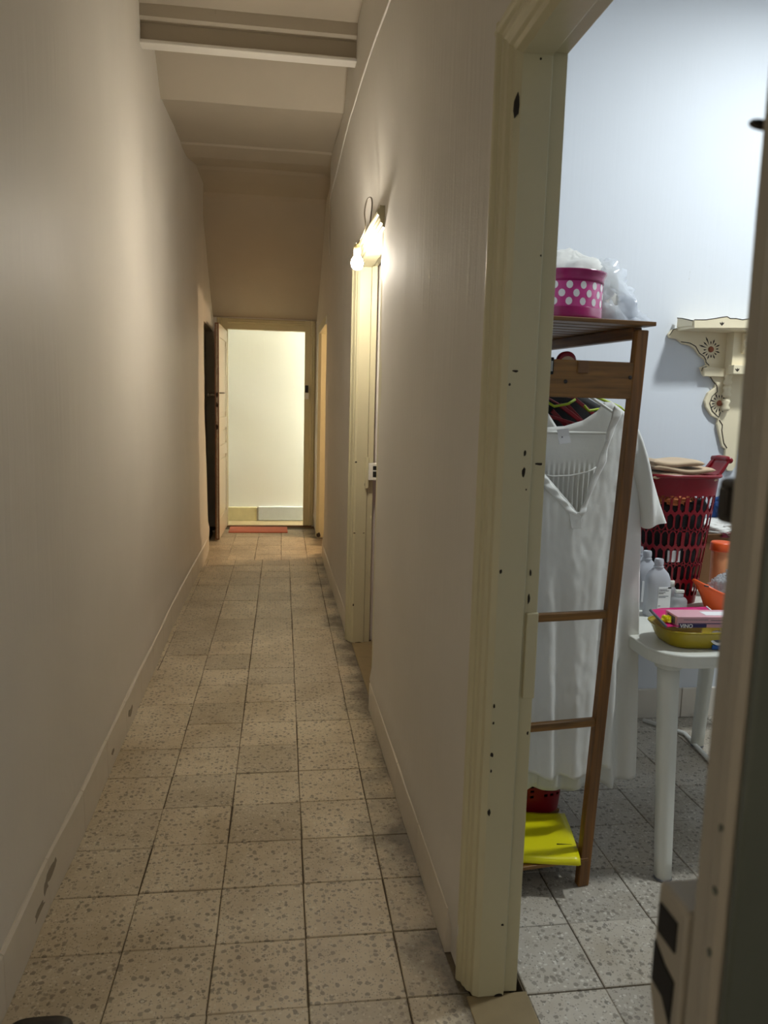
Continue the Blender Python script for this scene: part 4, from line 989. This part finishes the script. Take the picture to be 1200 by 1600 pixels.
def text(name, s, size, mat, parent, loc, rot, ext=.0004):
    c = bpy.data.curves.new(name, 'FONT'); c.body = s; c.size = size; c.extrude = ext; c.offset = size*.02
    tmp = bpy.data.objects.new(name+'_c', c); C.objects.link(tmp)
    bpy.context.view_layer.update()
    me = bpy.data.meshes.new_from_object(tmp.evaluated_get(bpy.context.evaluated_depsgraph_get()))
    bpy.data.objects.remove(tmp); me.materials.append(mat)
    o = bpy.data.objects.new(name, me); C.objects.link(o); o.parent = parent; o.location = loc; o.rotation_euler = rot; return o
MB().box(-BL/2+.006, -BL*.04, -BD/2-.0008, -BD/2+.001, BH*.03, BH*.34).obj('text_ground', M['navy'], pk, local=True)
text('lettering', 'VINO', .017, M['paper'], pk, (-BL/2+.010, -BD/2-.0012, BH*.02), (math.pi/2, 0, 0))
yp = at(1041, 968, 1, 2.24)
yt = empty('yellow_scrap', tuple(yp), 'small bright yellow plastic piece at left end of the pink carton', 'scrap')
blob(yp, .014, .012, .012, 5, .5, .5).obj('piece', M['yellow'], yt)
p = at(1114, 1001, 1, 2.20)
gt = empty('glass_tag', (p.x, 2.20, TZ), 'small blue and white jar with round lid at the table front edge', 'jar')
MB().lathe([(.026, 0), (.028, .003), (.028, .022), (.024, .028)], (p.x+.02, 2.22, TZ), 24).obj('body', M['clear'], gt, smooth=True)
MB().box(p.x-.006, p.x+.046, 2.190, 2.194, TZ+.003, TZ+.018).obj('band', M['blue_cloth'], gt, bev=.001)
m = MB().lathe([(.021, -.002), (.024, 0), (.021, .002)], (0, 0, 0), 28, sx=1.15); o = m.obj('lid', M['paper'], gt, local=True, smooth=True); o.location = (.012, -.005, .040); o.rotation_euler = (1.15, 0, 0)
m = MB().lathe([(.016, .0021), (.016, .0026)], (0, 0, 0), 24, sx=1.15); o = m.obj('lid_print', M['grey_ink'], gt, local=True); o.location = (.012, -.005, .040); o.rotation_euler = (1.15, 0, 0)

# tall red laundry hamper, beige cloth in it
HY = 2.84
hR = at(1112, 742, 1, HY).x; hz1 = at(1060, 740, 1, HY).z
HW, HD, HH = .165, .135, hz1-TZ
hc = Vector((hR-HW, HY, TZ))
hp = empty('laundry_hamper', tuple(hc), 'tall red plastic laundry hamper with honeycomb holes on the table', 'hamper')
def mk2(s, t):
    if t < .05 or t > .855: return False
    rows = 6; r = (t-.05)/.805*rows; ri = int(r); fr = r-ri
    a = (s*30+(.5 if ri % 2 else 0)) % 1
    dx = abs(a-.5)
    tall = .36 if .2 < fr < .80 else .36*(1-abs(fr-.5)*2)/.40
    if dx < min(.36, max(0, tall)) and .06 < fr < .94: return True
    b_ = min(a, 1-a)      # diamonds between the rows
    if ri % 2 == 0 and ri > 0 and fr < .22 and b_ < .26*(1-fr/.22): return True
    if ri % 2 == 1 and fr > .78 and ((s*30+.0) % 1 > -1) and b_ < .26*(fr-.78)/.22: return True
    return False
lattice_tub('body', hc, HW, HD, HH, .70, mk2, M['red_plastic'], hp, nu=420, nv=150, sup=2.8)
rim = [(hc.x+math.copysign(abs(math.cos(a))**(2/2.8), math.cos(a))*(HW+.004), hc.y+math.copysign(abs(math.sin(a))**(2/2.8), math.sin(a))*(HD+.004), hc.z+HH) for a in [2*math.pi*i/64 for i in range(64)]]
MB().tube(rim, .007, 8, closed=True).obj('rim', M['red_plastic'], hp, smooth=True)
hx = hc.x+HW
m = MB(); 
for yy in (-.055, .055): m.bar((hx-.006, HY+yy, hz1), (hx+.035, HY+yy*.9, hz1+.058), .018, .010, up=(1, 0, 0))
m.obj('handle_arm', M['red_plastic'], hp, bev=.003)
MB().tube([(hx+.035, HY-.06, hz1+.058), (hx+.043, HY-.03, hz1+.062), (hx+.043, HY+.03, hz1+.062), (hx+.035, HY+.06, hz1+.058)], .012, 10).obj('handle_grip', M['red_plastic'], hp, smooth=True)
MB().grid(lambda a, v: (hx-.01+.046*v, HY+lerp(-.058, .058, a), hz1-.004+.064*v-.012*math.sin(math.pi*v)), 10, 6).obj('handle_web', M['red_plastic'], hp, smooth=True, solid=-.005)
# beige folded cloth on top
for k_, (dz, sx, lab) in enumerate(((-.012, 1.0, 'beige folded cloth lying lowest in the hamper mouth'), (.016, .96, 'beige folded cloth second from the top in the hamper'), (.040, .78, 'beige folded cloth lying topmost on the hamper'))):
    t = empty('folded_cloth', (hc.x, HY, hz1+dz), lab, 'cloth')
    m = MB(); x0, x1 = hc.x-.14, hc.x-.14+.262*sx
    def P(a, v, dz=dz, x0=x0, x1=x1, k_=k_):
        an = 2*math.pi*v; u = lerp(x0, x1, a); e = (1-.35*sm(.86, 1, a))*(.05+.95*sm(0, .06, a))*(1-.9*sm(.97, 1, a))
        th = .013*e*(1+.25*noise.noise((u*9, k_*3, v)))
        y = HY-.02+(.098)*math.copysign(abs(math.cos(an))**.35, math.cos(an))
        sag = -.010*a + .006*math.sin(u*26+k_*2)
        return (u, y, hz1+dz+.012+sag+th*math.copysign(abs(math.sin(an))**.8, math.sin(an)))
    m.grid(P, 30, 24); m.obj('fold', M['beige_cloth'], t, smooth=True)
# clothes seen through the holes
inn = empty('laundry_pile', (hc.x, HY, TZ+.01), 'dark and orange laundry heaped inside the red hamper', 'laundry')
MB().lathe([(.095, .0), (.112, .12), (.142, HH*.74), (.13, HH*.78)], hc+Vector((0, 0, .012)), 30, sy=.85).obj('dark_filling', M['black_cloth'], inn, smooth=True)
o = blob(hc+Vector((-.03, -.035, HH*.82)), .10, .075, .040, 3, .3, .3).obj('orange_cloth', cloth('orange cloth', rgb(206, 120, 66), 0), inn, smooth=True)
MB().box(hc.x-.05, hc.x+.0, HY-.104, HY-.098, TZ+.17, TZ+.215).obj('paper_scrap', M['paper'], inn)

# cardboard box with clothes, orange tub, orange lidded jar
CBY = 2.98
x0 = at(1096, 860, 1, CBY).x; ztop = at(1110, 838, 1, CBY).z
cb = empty('cardboard_box', (x0+.17, CBY+.11, TZ), 'brown cardboard box standing right of the red hamper', 'box')
MB().box(x0, x0+.34, CBY, CBY+.22, TZ, ztop-.01).obj('carton', M['card'], cb, bev=.003)
MB().bar((x0+.005, CBY-.002, ztop-.012), (x0+.33, CBY-.03, ztop+.004), .004, .045, up=(0, -.4, 1)).obj('flap', M['card'], cb)
c1_ = at(1115, 822, 1, CBY+.05)
wc = empty('white_cloth_heap', (c1_.x+.05, CBY+.08, ztop), 'crumpled white and maroon clothes on the cardboard box', 'clothes')
blob(Vector((c1_.x+.06, CBY+.09, ztop+.025)), .135, .10, .035, 6, .3, .25).obj('white_garment', M['white_cloth'], wc, smooth=True)
blob(Vector((c1_.x+.09, CBY+.02, ztop+.008)), .10, .06, .022, 8, .3, .3).obj('maroon_garment', M['maroon_cloth'], wc, smooth=True)
bc_ = at(1130, 795, 1, CBY+.12)
bh = empty('blue_cloth_heap', (bc_.x+.04, CBY+.12, bc_.z-.05), 'blue cloth heap on top of the white clothes', 'clothes')
blob(Vector((bc_.x+.055, CBY+.12, bc_.z-.005)), .095, .08, .085, 12, .35, .3).obj('bundle', M['blue_cloth'], bh, smooth=True)
OY = 2.66
ol = at(1090, 897, 1, OY); orr = at(1130, 925, 1, OY)
ot = empty('orange_tub', (ol.x+.11, OY+.0, TZ), 'orange plastic tub with pouring lip on the table', 'tub')
oz = at(1110, 925, 1, OY).z-TZ
m = MB(); nu, nv = 40, 10
def tub(a, v):
    an = 2*math.pi*a; r = lerp(.075, .102, v); lipf = max(0, -math.cos(an))**3
    r += .028*lipf*sm(.75, 1, v); z = oz*v+.042*lipf*sm(.75, 1, v)
    return (ol.x+.125+r*math.cos(an), OY+.85*r*math.sin(an), TZ+.002+z)
m.grid(tub, nu, nv); m.add([tub(i/nu, 0) for i in range(nu)], [tuple(range(nu))]); m.obj('body', M['orange'], ot, smooth=True, solid=-.004)
MB().tube([tub(i/nu, 1) for i in range(nu)], .0055, 8, closed=True).obj('rim', M['orange'], ot, smooth=True)
p = at(1104, 915, 1, OY-.08)
MB().tube([p+Vector((-.008, 0, 0)), p+Vector((.008, 0, -.004))], .003, 6).obj('spout_hole', M['line'], ot)
fb = empty('clear_film_roll', (ol.x+.13, OY, TZ+.10), 'crumpled clear plastic film sticking out of the orange tub', 'film')
blob(Vector((ol.x+.10, OY-.01, TZ+oz+.005)), .05, .045, .05, 15, .4, .5).obj('film', M['clear'], fb, smooth=True)
blob(Vector((ol.x+.15, OY+.01, TZ+oz+.03)), .045, .04, .05, 18, .4, .5).obj('film', M['clear'], fb, smooth=True)
blob(Vector((ol.x+.13, OY, TZ+oz-.035)), .075, .06, .03, 18, .2, .2).obj('film', M['clear'], fb, smooth=True)
JY = 2.80
jx = at(1122, 870, 1, JY); jt = at(1130, 850, 1, JY).z-TZ
jr = empty('orange_jar', (jx.x+.045, JY, TZ), 'tall pale orange jar with bright orange lid behind the tub', 'jar')
MB().lathe([(.036, 0), (.038, .004), (.040, jt-.035), (.038, jt-.03)], (jx.x+.045, JY+.05, TZ), 28).obj('body', plain('pale orange plastic', rgb(232, 160, 110), .3), jr, smooth=True)
MB().lathe([(.046, jt-.036), (.047, jt-.03), (.045, jt-.006), (.041, jt), (.03, jt)], (jx.x+.045, JY+.05, TZ), 28).obj('lid', M['orange'], jr, smooth=True)

# ---------------------------------------------------------------- painted corner bracket shelf on the room wall
WY = 3.34
def wp(px, py, y=WY-.012): 
    p = at(px, py, 1, y); return (p.x, p.z)
bs = empty('bracket_shelf', (at(1130, 600, 1, WY).x, WY, wp(1135, 730)[1]), 'cream painted wooden bracket shelf with brown flower motifs on the wall', 'shelf')
out = [(1044,522),(1050,515),(1066,510),(1090,512),(1148,505),(1148,600),(1150,733),(1136,736),(1132,728),(1133,702),(1128,698),(1122,672),(1120,662),(1122,655),(1112,650),(1103,636),(1101,626),(1106,614),(1116,606),(1119,600),(1113,592),(1108,588),(1098,586),(1096,580),(1094,574),(1104,570),(1102,562),(1094,557),(1086,546),(1078,540),(1066,537),(1058,530),(1046,528)]
op = [wp(*p, WY-.015) for p in out]
# the same board mirrored about its centre line, where the door hides it
cxm = wp(1152, 600, WY-.015)[0]
half = op[7:]+op[0:5]
full = half+[(2*cxm-x, z) for x, z in half[::-1]]
MB().prism(full, WY-.018, WY-.001, ax=1).obj('back_board', M['shelf'], bs, bev=.003)
inner_px = [(1058,530),(1066,537),(1079,542),(1087,549),(1092,556),(1101,558),(1103,569)]
ln = [(1064,534),(1078,536),(1087,541),(1093,552),(1100,557),(1103,562),(1103,566),(1108,571)]
def line(pts_, r=.0018, y=WY-.0195):
    MB().tube([Vector((wp(a, b, y)[0], y, wp(a, b, y)[1])) for a, b in pts_], r, 6).obj('painted_line', M['line'], bs)
line(ln); line([(1110,589),(1114,596),(1120,602),(1121,612),(1113,619),(1109,630),(1113,642),(1123,652),(1126,644)])
line([(1124,656),(1129,664),(1128,672),(1131,692),(1136,700)]); line([(1096,580),(1098,574),(1104,573)], .0015); line([(1046,524),(1052,515),(1058,513)], .0015)
zt1 = wp(1083, 513, WY-.15)[1]; 
xa = at(1083, 512, 1, WY-.15).x
MB().box(xa-.002, 2*cxm-xa, WY-.15, WY-.016, zt1, zt1+.014).obj('shelf_board', M['shelf'], bs, bev=.002)
yf = WY-.152
tl = [(1083,513),(1083,500),(1101,500),(1115,498),(1126,496),(1134,495),(1139,498),(1148,498),(1158,500),(1170,498),(1170,513)]
fp = [wp(a, b, yf) for a, b in tl]; MB().prism(fp, yf-.010, yf+.004, ax=1).obj('front_gallery', M['shelf'], bs, bev=.0015)
MB().tube([Vector((x, yf-.010, z)) for x, z in fp[1:-1]], .0018, 6).obj('gallery_edge', M['line'], bs)
MB().prism([(WY-.152, zt1+.010), (WY-.02, zt1+.014), (WY-.02, zt1+.055), (WY-.06, zt1+.050), (WY-.152, zt1+.030)], xa-.006, xa+.006, ax=0).obj('end_gallery', M['shelf'], bs, bev=.0015)
MB().tube([(xa-.006, WY-.152, zt1+.032), (xa-.006, WY-.06, zt1+.051), (xa-.006, WY-.02, zt1+.056)], .002, 6).obj('gallery_edge', M['line'], bs)
# central upright under the shelf, small middle shelf, lower block
xb = wp(1133, 560, WY-.02)[0]
MB().box(xb, 2*cxm-xb, WY-.075, WY-.018, wp(1140, 586)[1], zt1).obj('centre_block', M['shelf'], bs, bev=.002)
zm = wp(1122, 580, WY-.02)[1]
MB().box(wp(1100, 580, WY-.03)[0], xb+.002, WY-.034, WY-.018, wp(1100, 588, WY-.03)[1], wp(1100, 574, WY-.03)[1]).obj('crossbar', M['shelf'], bs, bev=.003)
m_ = wp(1145, 580, WY-.11)
MB().box(m_[0], 2*cxm-m_[0], WY-.115, WY-.075, wp(1145, 584, WY-.115)[1], wp(1145, 570, WY-.115)[1]).obj('middle_shelf', M['shelf'], bs, bev=.002)
for zz in (zm-.035, zm-.09, zm-.15):
    MB().lathe([(.014, -.028), (.020, -.014), (.013, 0), (.020, .014), (.014, .028)], (xb+.016, WY-.03, zz), 16).obj('turned_spindle', M['shelf'], bs, smooth=True)
MB().prism([(WY-.07, zt1-.005), (WY-.105, zt1-.008), (WY-.108, zt1-.028), (WY-.088, zt1-.04), (WY-.10, zt1-.065), (WY-.086, zt1-.09), (WY-.07, zt1-.095)], wp(1148, 550)[0]-.01, wp(1148, 550)[0]+.012, ax=0).obj('scroll', M['shelf'], bs, bev=.003)
def flower(px, py, n, r0, r1):
    cx, cz_ = wp(px, py, WY-.02); y = WY-.0195
    o = MB().lathe([(r0, 0), (r0*.9, .004), (r0*.4, .006)], (0, 0, 0), 18).obj('rosette', M['rosette'], bs, local=True, smooth=True)
    o.location = Vector((cx, y, cz_))-bs.location; o.rotation_euler = (math.pi/2, 0, 0)
    for k_ in range(n):
        a = 2*math.pi*k_/n+.1; ra = r0*1.5; rb_ = r1*(1 if k_ % 2 else .8)
        if px < 1115 and math.cos(a) < -.3 and math.sin(a) > .0: rb_ *= 1.35
        d = Vector((math.cos(a), 0, math.sin(a))); c_ = Vector((cx, y, cz_)); s_ = Vector((-d.z, 0, d.x))
        w = r0*.24
        MB().add([c_+d*ra, c_+d*lerp(ra, rb_, .65)+s_*w, c_+d*rb_, c_+d*lerp(ra, rb_, .65)-s_*w, c_+d*lerp(ra, rb_, .6)+Vector((0, -.0016, 0))], [(0,1,4),(1,2,4),(2,3,4),(3,0,4)]).obj('petal', M['line'], bs)
flower(1111, 546, 16, .0135, .047); flower(1124, 630, 16, .0135, .048)
for (px, py), yy in (((1128, 505), yf-.0105), ((1152, 577), WY-.1155)):
    for a in (60, 90, 125):
        c_ = at(px, py+4, 1, yy); d = Vector((math.cos(math.radians(a)), 0, math.sin(math.radians(a)))); s_ = Vector((-d.z, 0, d.x))
        MB().add([c_, c_+d*.012+s_*.003, c_+d*.018, c_+d*.012-s_*.003, c_+d*.011+Vector((0, -.001, 0))], [(0,1,4),(1,2,4),(2,3,4),(3,0,4)]).obj('petal', M['line'], bs)

# ---------------------------------------------------------------- red tub glimpsed in the mauve room
p = at(582, 800, 1, 5.4)
rt = empty('red_bucket', (p.x+.12, 5.4, 0), 'red plastic bucket glimpsed through the middle doorway', 'bucket')
zt2 = p.z
MB().lathe([(.12, zt2-.20), (.15, zt2-.02), (.155, zt2), (.145, zt2-.01)], (p.x+.14, 5.4, 0), 28).obj('body', M['red_plastic'], rt, smooth=True)
MB().tube([(p.x+.14+.157*math.cos(a), 5.4+.157*math.sin(a), zt2-.03) for a in [2*math.pi*i/32 for i in range(32)]], .005, 6, closed=True).obj('rim', M['paper'], rt, smooth=True)
st = empty('stool', (p.x+.14, 5.4, 0), 'mauve painted low stand carrying the red bucket', 'stand')
MB().box(p.x-.02, p.x+.30, 5.25, 5.55, zt2-.23, zt2-.20).obj('top', M['purple_wall'], st, bev=.004)
for sx in (p.x, p.x+.26):
    for sy in (5.27, 5.51): MB().box(sx, sx+.025, sy, sy+.025, 0, zt2-.23).obj('leg', M['purple_wall'], st)
